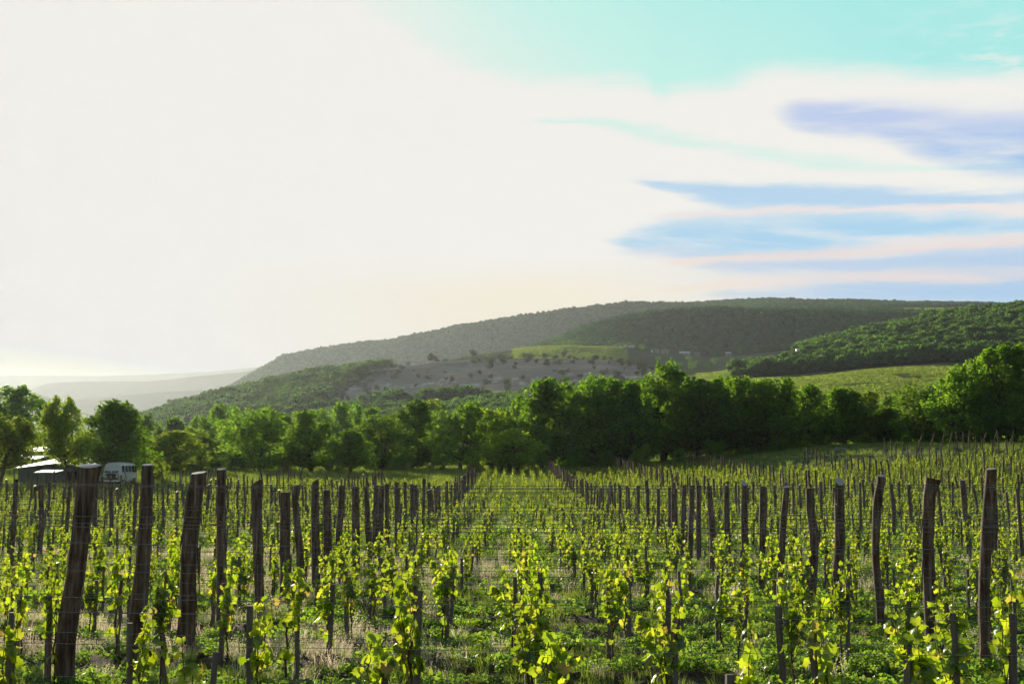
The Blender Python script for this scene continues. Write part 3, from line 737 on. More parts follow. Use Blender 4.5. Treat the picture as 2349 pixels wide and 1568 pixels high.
lone = [(1296, 1590, 1.0), (1312, 1575, 1.25), (1328, 1580, 1.3), (1345, 1570, 1.2), (1275, 1600, .8), (1405, 1600, 1.3), (1425, 1600, 1.2), (1440, 1610, 1.2), (1458, 1650, 1.1), (1474, 1660, 1.1),
        (1582, 1500, 1.1), (1600, 1480, .9), (1640, 1480, 1.2), (1700, 1650, 1), (1740, 1680, 1), (1510, 1500, .9), (1545, 1440, 1.0), (1850, 2230, 1.0), (1990, 2240, .9), (2060, 2220, .9), (2120, 2230, 1.1),
        (1170, 1300, 1.0), (1120, 1290, .9), (1215, 1320, 1), (1070, 1280, .8), (1560, 1380, 1.2), (1590, 1370, 1.3), (1620, 1350, 1.1)]
lone.sort()
for i, (px, r, s) in enumerate(lone):
    X = (px-CX)/F*r
    o = obj('field_tree', lt[i % 4], loc=(X, r, zt1(X, r)-.3)); o.scale = (s,)*3; o.rotation_euler = (0, 0, rs.random()*6.28)
    tag(o, f'small round tree standing in the valley fields, {ordn(i+1)} from the left', 'tree', 'lone trees in the far valley fields')

# ------------------------------------------------------------------ farm buildings far off in the valley
M['plaster'] = plain('plaster', (.24, .24, .25), .8, nscale=.6, namp=.15)
M['tile'] = plain('tile', (.22, .13, .10), .8, nscale=1.5, namp=.3)
M['zinc'] = plain('zinc', (.60, .60, .58), .42, metal=.6, nscale=.8, namp=.15)
M['dark'] = plain('dark_opening', (.02, .02, .02), .6)
def house(px, D, L, Wd, H, rf, label, rz_=0, roofm='tile', wallm='plaster', name='farmhouse'):
    X = (px-CX)/F*D; z = zt1(X, D)
    e = obj(name, None, loc=(X, D, z-.2)); e.rotation_euler = (0, 0, rz_)
    b = MB(); x, y = L/2, Wd/2
    b.add([[-x, -y, 0], [x, -y, 0], [x, y, 0], [-x, y, 0], [-x, -y, H], [x, -y, H], [x, y, H], [-x, y, H], [-x, 0, H+rf], [x, 0, H+rf]],
          [[[0, 1, 5, 4], [2, 3, 7, 6]], [[1, 2, 6, 9, 5], [3, 0, 4, 8, 7]]])
    obj('wall', b.mesh('wall', M[wallm]), e)
    b = MB(); t = .15; ox = x+.4; oy = y+.5; dz = rf/y*.5
    for s in (-1, 1):
        b.add([[-ox, s*oy, H-dz+.04], [ox, s*oy, H-dz+.04], [ox, 0, H+rf+.04], [-ox, 0, H+rf+.04], [-ox, s*oy, H-dz+t+.04], [ox, s*oy, H-dz+t+.04], [ox, 0, H+rf+t+.04], [-ox, 0, H+rf+t+.04]],
              [[[0, 1, 2, 3], [4, 7, 6, 5], [0, 4, 5, 1], [1, 5, 6, 2], [3, 2, 6, 7], [0, 3, 7, 4]]])
    obj('roof', b.mesh('roof', M[roofm]), e)
    for k in range(max(1, int(L//5))):
        w_ = MB(); w_.box((-x+2.5+k*5, -y-.03, H*.55), (1.1, .08, 1.2)); obj('window', w_.mesh('window', M['dark']), e)
    return tag(e, label, 'house', 'farm buildings in the far valley')
house(1505, 1670, 9, 6, 3, 2, 'leftmost small farm building beneath the wooded spur')
house(1527, 1690, 7, 6, 3.6, 2, 'small pale farmhouse, second from left beneath the wooded spur', .2)
house(1572, 1680, 12, 6, 2.6, 1.8, 'long low farm shed in the middle beneath the wooded spur', 0, 'zinc')
house(1600, 1700, 7, 6, 3.6, 2, 'pale farmhouse right of the long low shed', -.15)
house(1672, 1690, 6, 5, 4, 1.4, 'small farmhouse standing alone to the right of the others', .3, 'zinc')
house(1440, 1625, 16, 5, 2.2, 1.2, 'low farm shed left of the far farmhouses', .05, 'zinc')
# tank tower at the wood corner
X = (1835-CX)/F*1010; z = zt1(X, 1010)
e = obj('water_tower', None, loc=(X, 1010, z)); b = MB()
for sx_ in (-1, 1):
    for sy_ in (-1, 1): b.tube([(sx_*1.3, sy_*1.3, -.3), (sx_*1.1, sy_*1.1, 6)], .14, 6)
obj('frame', b.mesh('frame', M['zinc']), e)
b = MB(); b.tube([(0, 0, 6), (0, 0, 6.2), (0, 0, 9.0), (0, 0, 9.2)], [2.0, 2.3, 2.3, 1.9], 16); obj('tank', b.mesh('tank', plain('white_tank', (.75, .75, .72), .3), True), e)
tag(e, 'small tower with bright white tank at the corner of the right wood', 'tower')

# ------------------------------------------------------------------ yard on the left: sheds, minibus, canopy
def corr(name, colr, rough, metal):
    m, n = mat(name); tcn = n.n('ShaderNodeTexCoord')
    wv = n.n('ShaderNodeTexWave', bands_direction='X'); wv.inputs['Scale'].default_value = 1.7; n.nt.links.new(tcn.outputs['Object'], wv.inputs[0])
    ns = n.noise(tcn.outputs['Object'], 1.4, 4, .6)
    p = n.n('ShaderNodeBsdfPrincipled'); p.inputs['Roughness'].default_value = rough; p.inputs['Metallic'].default_value = metal
    n.put(p.inputs['Base Color'], n.ramp(ns, [(.3, tuple(c*.75 for c in colr)), (.7, colr)]))
    bp = n.n('ShaderNodeBump'); bp.inputs['Strength'].default_value = .6; bp.inputs['Distance'].default_value = .05; n.put(bp.inputs['Height'], wv.outputs['Fac'])
    n.nt.links.new(bp.outputs[0], p.inputs['Normal']); n.nt.links.new(p.outputs[0], n.out.inputs[0]); return m
M['corr_wall'] = corr('corrugated_wall', (.20, .22, .22), .6, .2)
M['corr_roof'] = corr('corrugated_roof', (.92, .90, .86), .48, .7)
def shed(name, pl_, pr_, ytop, yeave, D, Wd, label, wallm='corr_wall', posts=False, group=None):
    """gable roofed shed between two photograph columns, ridge across the view"""
    a, b_ = at(pl_, yeave, D), at(pr_, yeave, D); L = b_.x-a.x; xc = (a.x+b_.x)/2; z0 = zt1(xc, D)
    H = a.z-z0; e = obj(name, None, loc=(xc, D+Wd/2, z0-.1)); H += .1; rf = zpx(ytop, D+Wd)-a.z
    x, y = L/2, Wd/2
    if posts:
        for s in (-1, 1):
            for q in (-1, 1): p = MB(); p.box((s*(x-.2), q*(y-.2), H/2), (.14, .14, H)); obj('post', p.mesh('post', M['stake']), e)
    else:
        w_ = MB()
        w_.add([[-x, -y, 0], [x, -y, 0], [x, y, 0], [-x, y, 0], [-x, -y, H], [x, -y, H], [x, y, H+rf], [-x, y, H+rf], [0, -y, H+.45]],
               [[[2, 3, 7, 6], [1, 2, 6, 5], [3, 0, 4, 7]], [[0, 1, 5, 8, 4]]])
        obj('wall', w_.mesh('wall', M[wallm]), e)
        d_ = MB(); d_.box((x*.5, -y-.03, H*.42), (1.6, .06, H*.84)); obj('door', d_.mesh('door', M['dark']), e)
    r_ = MB(); t = .08; ov = .35; pk = 0 if posts else .47; xs_ = [-x-ov, 0, x+ov]
    V = [[q, -y-ov, H+.05+(pk if q == 0 else -.02)] for q in xs_]+[[q, y+ov, H+rf+.12+(pk*.6 if q == 0 else 0)] for q in xs_]
    V = V+[[p[0], p[1], p[2]+t] for p in V]
    r_.add(V, [[[0, 3, 4, 1], [1, 4, 5, 2], [6, 7, 10, 9], [7, 8, 11, 10], [0, 1, 7, 6], [1, 2, 8, 7], [3, 9, 10, 4], [4, 10, 11, 5], [0, 6, 9, 3], [2, 5, 11, 8]]])
    obj('roof', r_.mesh('roof', M['corr_roof']), e)
    return tag(e, label, 'shed', group)
shed('metal_shed', 42, 214, 1057, 1075, 148, 12, 'long grey corrugated shed with a shining roof behind the left posts')
shed('open_shelter', 62, 112, 1028, 1036, 166, 5, 'high open shelter roof shining above the long grey shed', posts=True)
shed('open_shelter', 28, 78, 1047, 1054, 160, 4, 'lower open shelter roof catching the sun under the yellowish tree', posts=True)
shed('market_table', 88, 120, 1082, 1085, 138, 2, 'small flat sunlit table roof before the grey shed', posts=True)
shed('brown_shed', 268-30, 268-4, 1070, 1076, 150, 4, 'small brown wooden shed between grey shed and minibus', wallm='stake')
# minibus
def minibus():
    D = 143.0; a = at(276, 1092, D); z = zt1(a.x, D)
    e = obj('minibus', None, loc=(a.x, D, z)); e.rotation_euler = (0, 0, R(82)); e.scale = (.98, .98, 1.1)
    cream = plain('cream_paint', (.62, .60, .55), .3, nscale=3, namp=.08)
    glass = plain('window_glass', (.03, .035, .04), .08, spec=.8)
    # lofted body: cross sections along x (front is -x)
    def sec(x, w_, zb, zw, zt_, tw):
        return [(x, -w_*.94, zb), (x, -w_, zb+.25), (x, -w_, zw), (x, -tw, zt_-.16), (x, -tw*.8, zt_), (x, 0, zt_+.05), (x, tw*.8, zt_), (x, tw, zt_-.16), (x, w_, zw), (x, w_, zb+.25), (x, w_*.94, zb)]
    S = [sec(-2.2, .80, .5, 1.05, 1.1, .7), sec(-2.15, .9, .42, 1.15, 1.75, .72), sec(-1.95, .94, .4, 1.2, 2.0, .82), sec(-1.5, .96, .4, 1.2, 2.1, .86), sec(0, .97, .4, 1.2, 2.13, .88), sec(1.6, .96, .4, 1.2, 2.1, .86), sec(2.05, .92, .42, 1.2, 1.98, .8), sec(2.15, .85, .5, 1.15, 1.8, .7)]
    V = np.array(S).reshape(-1, 3); k = 11
    q = np.array([[i*k+j, i*k+j+1, (i+1)*k+j+1, (i+1)*k+j] for i in range(7) for j in range(k-1)]+[[i*k, (i+1)*k, (i+1)*k+10, i*k+10] for i in range(7)])
    obj('body', mesh('body', V, [q, np.array([range(k)][::-1]), np.array([range(7*k, 8*k)])], [cream], True), e)
    for s in (-1, 1):
        for x0, x1 in ((-1.75, -1.15), (-.95, -.35), (-.2, .5), (.65, 1.35), (1.45, 1.9)):
            w_ = MB(); w_.add([[x0, s*.972, 1.27], [x1, s*.972, 1.27], [x1, s*.905, 1.85], [x0, s*.905, 1.85], [x0, s*.96, 1.27], [x1, s*.96, 1.27], [x1, s*.89, 1.85], [x0, s*.89, 1.85]],
                              [[[0, 1, 2, 3], [4, 7, 6, 5], [0, 4, 5, 1], [2, 6, 7, 3], [0, 3, 7, 4], [1, 5, 6, 2]]]); obj('window', w_.mesh('window', glass), e)
        for x in (-1.3, 1.25):
            t_ = MB(); t_.tube([(x, s*.72, .36), (x, s*.95, .36)], .36, 18); ty = obj('wheel', t_.mesh('wheel', plain('tyre', (.03, .03, .03), .8), True), e)
            t_ = MB(); t_.tube([(x, s*.9, .36), (x, s*.965, .36)], .18, 14); obj('hub', t_.mesh('hub', M['zinc']), ty)
        h_ = MB(); h_.tube([(-2.24, s*.62, .88), (-2.14, s*.62, .88)], .12, 14); obj('headlight', h_.mesh('headlight', plain('lamp_glass', (.6, .6, .55), .15)), e)
    w_ = MB()
    for s in (-1, 1): w_.add([[-2.225, s*.05, 1.2], [-2.225, s*.7, 1.2], [-2.06, s*.64, 1.82], [-2.06, s*.05, 1.82], [-2.1, s*.05, 1.2], [-2.1, s*.7, 1.2], [-1.97, s*.64, 1.82], [-1.97, s*.05, 1.82]],
          [[[0, 3, 2, 1], [0, 4, 7, 3], [1, 2, 6, 5], [0, 1, 5, 4], [3, 7, 6, 2]]])
    obj('windscreen', w_.mesh('windscreen', glass), e)
    h_ = MB(); h_.tube([(-2.22, 0, .85), (-2.17, 0, .85)], .13, 16); obj('badge', h_.mesh('badge', plain('brass_badge', (.30, .22, .06), .4)), e)
    b_ = MB(); b_.box((-2.27, 0, .48), (.1, 1.7, .14)); obj('bumper', b_.mesh('bumper', M['zinc']), e)
    tag(e, 'cream white old minibus with round nose parked under the big dark tree', 'minibus')
minibus()
ca = at(262-14, 1088, 146.0)
e = obj('caravan', None, loc=(ca.x, 146.0, zt1(ca.x, 146.0)))
b = MB(); b.box((0, 0, 1.05), (2.6, 1.8, 1.3)); b.box((0, 0, 1.75), (2.3, 1.6, .1)); obj('body', b.mesh('body', plain('beige_paint', (.50, .45, .36), .5)), e)
b = MB(); b.box((.3, -.915, 1.25), (.9, .03, .4)); obj('window', b.mesh('window', M['dark']), e)
for s in (-1, 1):
    b = MB(); b.tube([(0, s*.75, .3), (0, s*.92, .3)], .3, 16); obj('wheel', b.mesh('wheel', M['dark']), e)
tag(e, 'low beige trailer standing just left of the white minibus', 'trailer')
# road on the right
rd = [(1960, 176), (2030, 172), (2100, 168), (2230, 160), (2349, 154), (2500, 148)]
P = np.array([[(px-CX)/F*D, D] for px, D in rd]); tt = np.linspace(0, 1, 160)
P = np.stack([np.interp(tt*(len(P)-1), range(len(P)), P[:, j]) for j in (0, 1)], -1)
V = []
for o_ in np.linspace(-2.2, 2.2, 5): V.append(np.stack([P[:, 0]+o_*.25, P[:, 1]+o_, zg(P[:, 0]+o_*.25, P[:, 1]+o_)+.05], -1))
n_ = len(P); i = (np.arange(4)[:, None]*n_+np.arange(n_-1)[None]).ravel()
tag(obj('road', mesh('road', np.concatenate(V), [np.stack([i, i+1, i+1+n_, i+n_], -1)], [plain('gravel', (.25, .23, .23), .9, nscale=.8, namp=.25)], True)), 'pale gravel track beyond the posts on the right', kind='structure')
# pile of pale stones by the track
def rock_mesh(seed, r=.5, m='stone'):
    g = np.random.default_rng(seed); a = MB()
    n, k = 7, 9; V = []
    for i in range(n+1):
        ph = math.pi*i/n
        for j in range(k):
            th = 2*math.pi*j/k; q = r*(.75+.45*g.random()); V.append([q*math.sin(ph)*math.cos(th), q*math.sin(ph)*math.sin(th), q*.7*math.cos(ph)])
    V = np.array(V); V[:k] = V[:k].mean(0); V[-k:] = V[-k:].mean(0)
    f = [[i*k+j, i*k+(j+1) % k, (i+1)*k+(j+1) % k, (i+1)*k+j] for i in range(n) for j in range(k)]
    return mesh('rock', V, [np.array(f)], [M[m]], False)
M['stone'] = plain('pale_stone', (.24, .23, .24), .85, nscale=3, namp=.3)
M['clod'] = plain('clod_soil', (.085, .055, .038), .95, nscale=20, namp=.5, bump=.6)
for i, (px, D, s) in enumerate([(1908, 176, .5), (1920, 177, .8), (1932, 176.5, .6), (1941, 177, .4)]):
    X = (px-CX)/F*D; o = obj('boulder', rock_mesh(20+i), loc=(X, D, zt1(X, D)+.15*s)); o.scale = (s*1.3, s, s*.9)
    tag(o, f'pale grey boulder, {ordn(i+1)} from the left of the heap by the track', 'boulder', 'boulders heaped beside the track')

# ------------------------------------------------------------------ posts
def post_mesh(pts, seed, k=22, per=.05, rough=1.0, topcut=(0, 0)):
    """pts: (x, y, z, r) local centre line from base to top; returns shaft and cut-end meshes"""
    g = np.random.default_rng(seed); pts = np.array(pts, float)
    L = pts[-1, 2]-pts[0, 2]; n = max(6, int(L/per)); t = np.linspace(0, 1, n); s = np.linspace(0, 1, len(pts))
    zz = (pts[:, 2]-pts[0, 2])/L
    C = np.stack([np.interp(t, zz, pts[:, j]) for j in range(4)], -1)
    for j in (0, 1, 3):
        c = C[:, j]; pad = max(1, n//24); kern = np.ones(2*pad+1)/(2*pad+1)
        C[:, j] = np.convolve(np.pad(c, pad, mode='edge'), kern, mode='valid')
    th = np.arange(k)*2*math.pi/k; TH, TT = np.meshgrid(th, t)
    a = np.cos(TH); b = np.sin(TH)
    zv = TT*L
    gr = vn(a*2.6+b*1.3+seed, zv*.55+b*2.2, .42, seed % 50, 3)-.5
    lump = vn(a*1.1+seed*.3, zv*1.4+b, 1.0, (seed+7) % 50, 2)-.5
    rr = C[:, 3][:, None]*(1+rough*(.30*gr+.22*lump))
    for _ in range(2 if rough > .6 else 0):               # knots
        kz, kt = g.uniform(.15, .85)*L, g.uniform(0, 6.28)
        d2 = ((zv-kz)/.055)**2+(np.angle(np.exp(1j*(TH-kt)))/.45)**2; rr = rr*(1+.28*np.exp(-d2))
    X = C[:, 0][:, None]+rr*a; Y = C[:, 1][:, None]+rr*b; Z = C[:, 2][:, None]+np.zeros_like(a)
    tiltz = (a*topcut[0]+b*topcut[1])*C[-1, 3]
    Z = Z+tiltz*(TT > .999)+tiltz*.5*((TT > .999-1.5/n) & (TT <= .999))
    V = np.stack([X, Y, Z], -1).reshape(-1, 3)
    i = (np.arange(n-1)[:, None]*k); j = np.arange(k)[None]; j2 = (j+1) % k
    q = np.stack([i+j, i+j2, i+k+j2, i+k+j], -1).reshape(-1, 4)
    sh_ = mesh('shaft', V, [q], [M['bark']], True)
    topr = V[-k:]; c = topr.mean(0); tv = np.concatenate([topr+(topr-c)*-.02+[0, 0, .002], c[None]+[0, 0, .004]])
    tf_ = np.array([[m_, (m_+1) % k, k] for m_ in range(k)])
    return sh_, mesh('cut_end', tv, [tf_], [M['cut']], False)
POSTG = 'wooden trellis posts of the vineyard'
allposts = []
def add_post(o, label): allposts.append(o); tag(o, label, 'post', POSTG)
def near_post(px_pts, D, label, seed, topcut=(0, 0), per=.04, splinter=False):
    """px_pts: (px, py, width) from top to bottom at distance D"""
    W = [(at(a, b, D), w_/F*D/2) for a, b, w_ in px_pts]
    base = W[-1][0]; z0 = zt1(base.x, D)
    e = (base.x, D, z0)
    g = random.Random(seed)
    pts = [(p.x-base.x, g.uniform(-.02, .02), p.z-z0, r) for p, r in W if p.z > z0+.02]
    pts.append((0, 0, -.25, W[-1][1])); pts.reverse()
    s_, c_ = post_mesh(pts, seed, 28, per, 1.0, topcut)
    o = obj('vineyard_post', s_, loc=e); obj('cut_end', c_, o)
    add_post(o, label)
    return o, e
def lr(D, X): return D
dL = [12.5+i*SP for i in range(16)]
NL = [
 ([(206, 1068, 54), (204, 1084, 47), (199, 1110, 40), (187, 1210, 42), (170, 1330, 44), (158, 1400, 46), (150, 1480, 44), (148, 1570, 43)], 12.5, 'thick leaning post with flared top, nearest on the left', (0, .22)),
 ([(339, 1066, 24), (336, 1150, 27), (329, 1290, 31), (320, 1370, 37), (313, 1440, 36), (309, 1570, 37)], 13.2, 'straight post with a bulge halfway, second from the left in front', (0, .2)),
 ([(457, 1084, 32), (447, 1130, 37), (438, 1210, 36), (432, 1330, 34), (428, 1430, 38), (424, 1530, 38)], 15.2, 'thick bark-shedding post, third of the left front posts', (.1, .18)),
 ([(508, 1076, 22), (508, 1140, 20), (509, 1300, 23), (508, 1480, 25)], 17.6, 'slim upright post with small side twig, fourth on the left', (0, .2)),
 ([(589, 1105, 27), (587, 1140, 23), (590, 1230, 24), (594, 1330, 22), (598, 1420, 22)], 20.5, 'post with notched double top, fifth on the left', (.6, 0)),
 ([(655, 1128, 20), (654, 1230, 24), (653, 1330, 22), (652, 1415, 24)], 22.6, 'shorter stout post, sixth on the left', (0, 0)),
 ([(683, 1112, 17), (676, 1150, 14), (680, 1190, 15), (688, 1260, 17), (694, 1400, 17)], 24.0, 'thin crooked post curving right, beside the shorter stout one', (.2, 0)),
 ([(723, 1103, 17), (722, 1150, 18), (725, 1300, 20), (726, 1390, 20)], 25.6, 'slanted-top post eighth on the left', (.9, 0)),
 ([(749, 1123, 16), (751, 1180, 19), (752, 1280, 18), (753, 1370, 18)], 27.2, 'dark blunt post ninth on the left', (0, 0)),
 ([(785, 1113, 14), (783, 1160, 14), (777, 1230, 15), (780, 1340, 15)], 29.4, 'post with pale top bending left, tenth on the left', (.2, 0)),
 ([(815, 1115, 15), (816, 1200, 17), (818, 1330, 16)], 31.6, 'even upright post eleventh on the left', (0, 0)),
 ([(840, 1115, 11), (843, 1180, 12), (848, 1320, 13)], 33.7, 'thin post twelfth on the left', (.1, 0)),
 ([(863, 1112, 11), (861, 1200, 12), (857, 1310, 12)], 36, 'thin dark post thirteenth on the left', (0, 0)),
 ([(876, 1113, 12), (873, 1180, 13), (868, 1300, 12)], 38, 'post fourteenth on the left, leaning over its neighbour', (0, 0))]
NR = [
 ([(2273, 1075, 24), (2268, 1150, 26), (2262, 1250, 25), (2258, 1380, 26), (2264, 1535, 30)], 13.85, 'tallest brown post near the right edge of the front', (.1, .15)),
 ([(2142, 1098, 36), (2131, 1130, 26), (2128, 1250, 26), (2134, 1380, 27), (2138, 1490, 27)], 16.0, 'thick post with broken flaring top and peeling bark, second from right', (-.2, 0)),
 ([(2022, 1091, 20), (2014, 1140, 21), (2008, 1230, 19), (2009, 1290, 18), (2018, 1370, 20), (2020, 1430, 19)], 18.2, 'curved post with pale top, third from the right', (0, .25)),
 ([(1927, 1104, 19), (1926, 1150, 22), (1926, 1250, 24), (1919, 1330, 26), (1915, 1400, 24)], 20.4, 'upright post with its round pale sawn face showing', (0, .95)),
 ([(1858, 1119, 19), (1860, 1170, 19), (1868, 1230, 20), (1866, 1300, 19), (1860, 1380, 20)], 22.6, 'bent post bulging right, fifth from the right', (0, 0)),
 ([(1805, 1116, 14), (1800, 1170, 16), (1794, 1240, 15), (1789, 1340, 16)], 24.8, 'post leaning right at top, sixth from the right', (0, .2)),
 ([(1750, 1115, 14), (1750, 1170, 16), (1748, 1340, 15)], 27, 'straight post with a knot, seventh from the right', (0, 0)),
 ([(1707, 1108, 14), (1707, 1180, 15), (1709, 1330, 16)], 29.1, 'post with rounded pale top, eighth from the right', (0, .8)),
 ([(1667, 1113, 11), (1667, 1180, 13), (1671, 1320, 14)], 31.3, 'pale slim post ninth from the right', (0, 0)),
 ([(1627, 1114, 11), (1629, 1160, 12), (1636, 1230, 14), (1634, 1310, 14)], 33.4, 'crooked post tenth from the right', (0, 0)),
 ([(1603, 1112, 12), (1602, 1200, 12), (1604, 1310, 13)], 35.5, 'post eleventh from the right with a split top', (0, 0)),
 ([(1588, 1112, 12), (1585, 1200, 12), (1581, 1300, 12)], 37.6, 'thin dark post twelfth from the right', (0, 0)),
 ([(1570, 1111, 10), (1567, 1180, 10), (1562, 1290, 11)], 39.8, 'thin slanting post thirteenth from the right', (.3, 0)),
 ([(1545, 1105, 10), (1546, 1290, 11)], 42, 'upright post fourteenth from the right', (0, 0))]
near_xy = []
for i, (p, D, lab, tcut) in enumerate(NL): o, e_ = near_post(p, D, lab, 40+i, tcut, .04 if i < 6 else .08); near_xy.append(e_)
for i, (p, D, lab, tcut) in enumerate(NR): o, e_ = near_post(p, D, lab, 80+i, tcut, .04 if i < 6 else .08); near_xy.append(e_)
def bark_bits(post, seed, spots_, name='loose_bark'):
    g = random.Random(seed); b = MB()
    for (h, side, L) in spots_:
        x = side; y = -.05
        b.tube([(x, y, h), (x+(.02 if side > 0 else -.02), y-.01, h-L*.5), (x+(.035 if side > 0 else -.03), y-.015, h-L)], [.010, .008, .002], 4)
    obj(name, b.mesh(name, M['bark'], True), post)
bark_bits(allposts[2], 3, [(1.35, -.035, .28), (1.15, .12, .5), (1.5, .14, .2), (.75, .10, .3), (.35, -.06, .2)])
bark_bits(allposts[15], 4, [(1.62, -.10, .3), (1.45, -.08, .25), (1.2, .08, .3), (1.0, -.09, .5)])
tw = MB(); tw.tube([(.0, -.04, 1.38), (-.09, -.06, 1.385), (-.19, -.07, 1.40)], [.014, .010, .004], 5); obj('twig', tw.mesh('twig', M['bark'], True), allposts[3])
# generic posts: columns 8.4 m apart, one per row
pv = []
for k in range(14):
    g = random.Random(900+k); h = g.uniform(1.85, 2.1); r = g.uniform(.042, .066); bx = g.uniform(-.05, .05)
    pts = [(0, 0, -.25, r*1.1), (bx*.4, 0, .5, r*1.05), (bx, 0, 1.1, r), (g.uniform(-.05, .05), 0, h, r*g.uniform(.85, 1.15))]
    pv.append(post_mesh(pts, 900+k, 12, .16, .8, (g.choice([0, 0, .3, .8]), g.choice([0, .3, -.3]))))
cand = []
for ci, X0 in enumerate([-3.7+8.4*q for q in range(-8, 11)]):
    for i in range(-1, 80):
        X = X0+rs.uniform(-.12, .12)+.02*i*0
        Y = rowy(i, X)+rs.uniform(-.08, .08)
        end = 124 if X < -30 else 138 if X < -8 else 150 if X < 0 else 190-max(0, X)*.5 if X < 24 else 148
        if X < -3 and X > -8: end = 152
        if Y > end or abs(X)/max(Y, 1) > .385 or Y < 11.5: continue
        if abs(X0+3.7) < .1 and i <= 12: continue
        if abs(X0-4.7) < .1 and i <= 13: continue
        cand.append((Y, X, ci, i, Y > end-SP*1.3 and X < 0))
cand.sort()
colname = {}
def colword(ci):
    d = ci-8
    if d == 0: return 'the left middle line of posts'
    if d == 1: return 'the right middle line of posts'
    return f'the {ordn(-d)} line left of the left middle line' if d < 0 else f'the {ordn(d-1)} line right of the right middle line'
seen = {}
NPOST = 272-len(allposts)+28
far_pts = []
for Y, X, ci, i, last in cand:
    seen[ci] = seen.get(ci, 0)+1
    z = zt1(X, Y); lean = (rs.gauss(0, .035), rs.gauss(0, .035)); sc = rs.uniform(.92, 1.08); v = rs.randrange(14)
    if last: lean = (0, rs.choice([-.32, -.28, .2]))
    if len(allposts) < 290:
        o = obj('vineyard_post', pv[v][0], loc=(X, Y, z)); c = obj('cut_end', pv[v][1], o)
        o.rotation_euler = (lean[0], lean[1], 0); o.scale = (sc*1.05, sc*1.05, sc)
        k = seen[ci]+({8: 14, 9: 14}.get(ci, 0))
        add_post(o, f'dark post, {ordn(k)} from the front in {colword(ci)}')
    else: far_pts.append((X, Y, z, v, sc, lean[0], lean[1]))
# end posts leaning at the far left and along the track on the right
for px in list(range(20, 900, 46)):
    X = (px-CX)/F*131; far_pts.append((X+rs.uniform(-.6, .6), 131+rs.uniform(-1, 1), zt1(X, 131), rs.randrange(14), 1.0, 0, rs.choice([-.35, -.3, -.2, .1])))
for px in list(range(2100, 2420, 24)):
    X = (px-CX)/F*150; far_pts.append((X, 150+rs.uniform(-1, 1), zt1(X, 150), rs.randrange(14), 1.0, 0, rs.choice([.35, .3, .2, -.1])))
if far_pts:
    fp = np.array(far_pts)
    srcs = []
    for a, b in pv:
        srcs.append(bpy.data.objects.new('post_source', a))
    instancer('distant_posts', 'many small far posts across the back of the vineyard', fp[:, :3], srcs, fp[:, 3], np.stack([fp[:, 4]*1.1, fp[:, 4]*1.1, fp[:, 4]], -1), np.stack([fp[:, 5], fp[:, 6], fp[:, 6]*0], -1))
print('posts', len(allposts), 'far', len(far_pts))

# ------------------------------------------------------------------ wires
WIREH = [.42, .70, .80, 1.10, 1.42, 1.52, 1.72]
WN = ['lowest', 'second lowest', 'third lowest', 'middle', 'third highest', 'second highest', 'topmost']
for i in range(-2, 24):
    Yc = rowy(i, 0)
    for j, h in enumerate(WIREH):
        if i > 7 and j in (1, 5): continue
        hw = .40*Yc+3; xs = []
        x = -3.7-8.4*math.ceil((hw-3.7)/8.4)-8.4
        P = []
        dh = rs.uniform(-.03, .03)
        while x < hw+8.4:
            y0 = rowy(i, x); y1 = rowy(i, x+8.4); h0 = h+dh+rs.uniform(-.035, .035); sag = rs.uniform(.01, .05)
            for t in np.linspace(0, 1, 6)[:-1]:
                P.append((x+8.4*t, y0+(y1-y0)*t-.06, h0-sag*4*t*(1-t)))
            x += 8.4
        P = np.array(P); P[:, 2] += np.convolve(np.pad(zt(P[:, 0], P[:, 1]), 4, mode='edge'), np.ones(9)/9, mode='valid')
        b = MB(); b.tube(P, .0014 if i > 6 else .0016, 4, False)
        tag(obj('trellis_wire', b.mesh('trellis_wire', M['wire'], True)), f'{WN[j]} trellis wire strung along the {ordn(i+3)} row from the front', 'wire', 'trellis wires')

# ------------------------------------------------------------------ grapevines
LO = np.array([(0, 0), (.16, -.10), (.42, -.16), (.50, .10), (.60, .36), (.40, .44), (.30, .66), (.10, .70), (0, .98), (-.10, .70), (-.30, .66), (-.40, .44), (-.60, .36), (-.50, .10), (-.42, -.16), (-.16, -.10)])
def grape_leaves(C, N_, size, T=None):
    """lobed leaves, fan triangulated, cupped"""
    n = len(C); N_ = N_/np.linalg.norm(N_, axis=1)[:, None]
    if T is None: T = rng.normal(size=(n, 3)); T[:, 2] -= .9
    T = T-(T*N_).sum(1)[:, None]*N_; T /= np.linalg.norm(T, axis=1)[:, None]; B = np.cross(N_, T)
    k = len(LO); loc = np.concatenate([LO, [[0, .34]]]); cup = np.concatenate([-.55*LO[:, 0]**2-.10*(LO[:, 1]-.3)**2, [0.10]])
    s = size[:, None, None]
    wv = .10*rng.normal(size=(n, k+1, 1))
    v = C[:, None]+s*(B[:, None]*loc[None, :, :1]+T[:, None]*loc[None, :, 1:]+N_[:, None]*(cup[None, :, None]*(.6+.8*rng.random((n, 1, 1)))+wv*.5))
    f = np.array([[i, (i+1) % k, k] for i in range(k)])
    F_ = (np.arange(n)[:, None, None]*(k+1)+f[None]).reshape(-1, 3)
    return v.reshape(-1, 3), F_
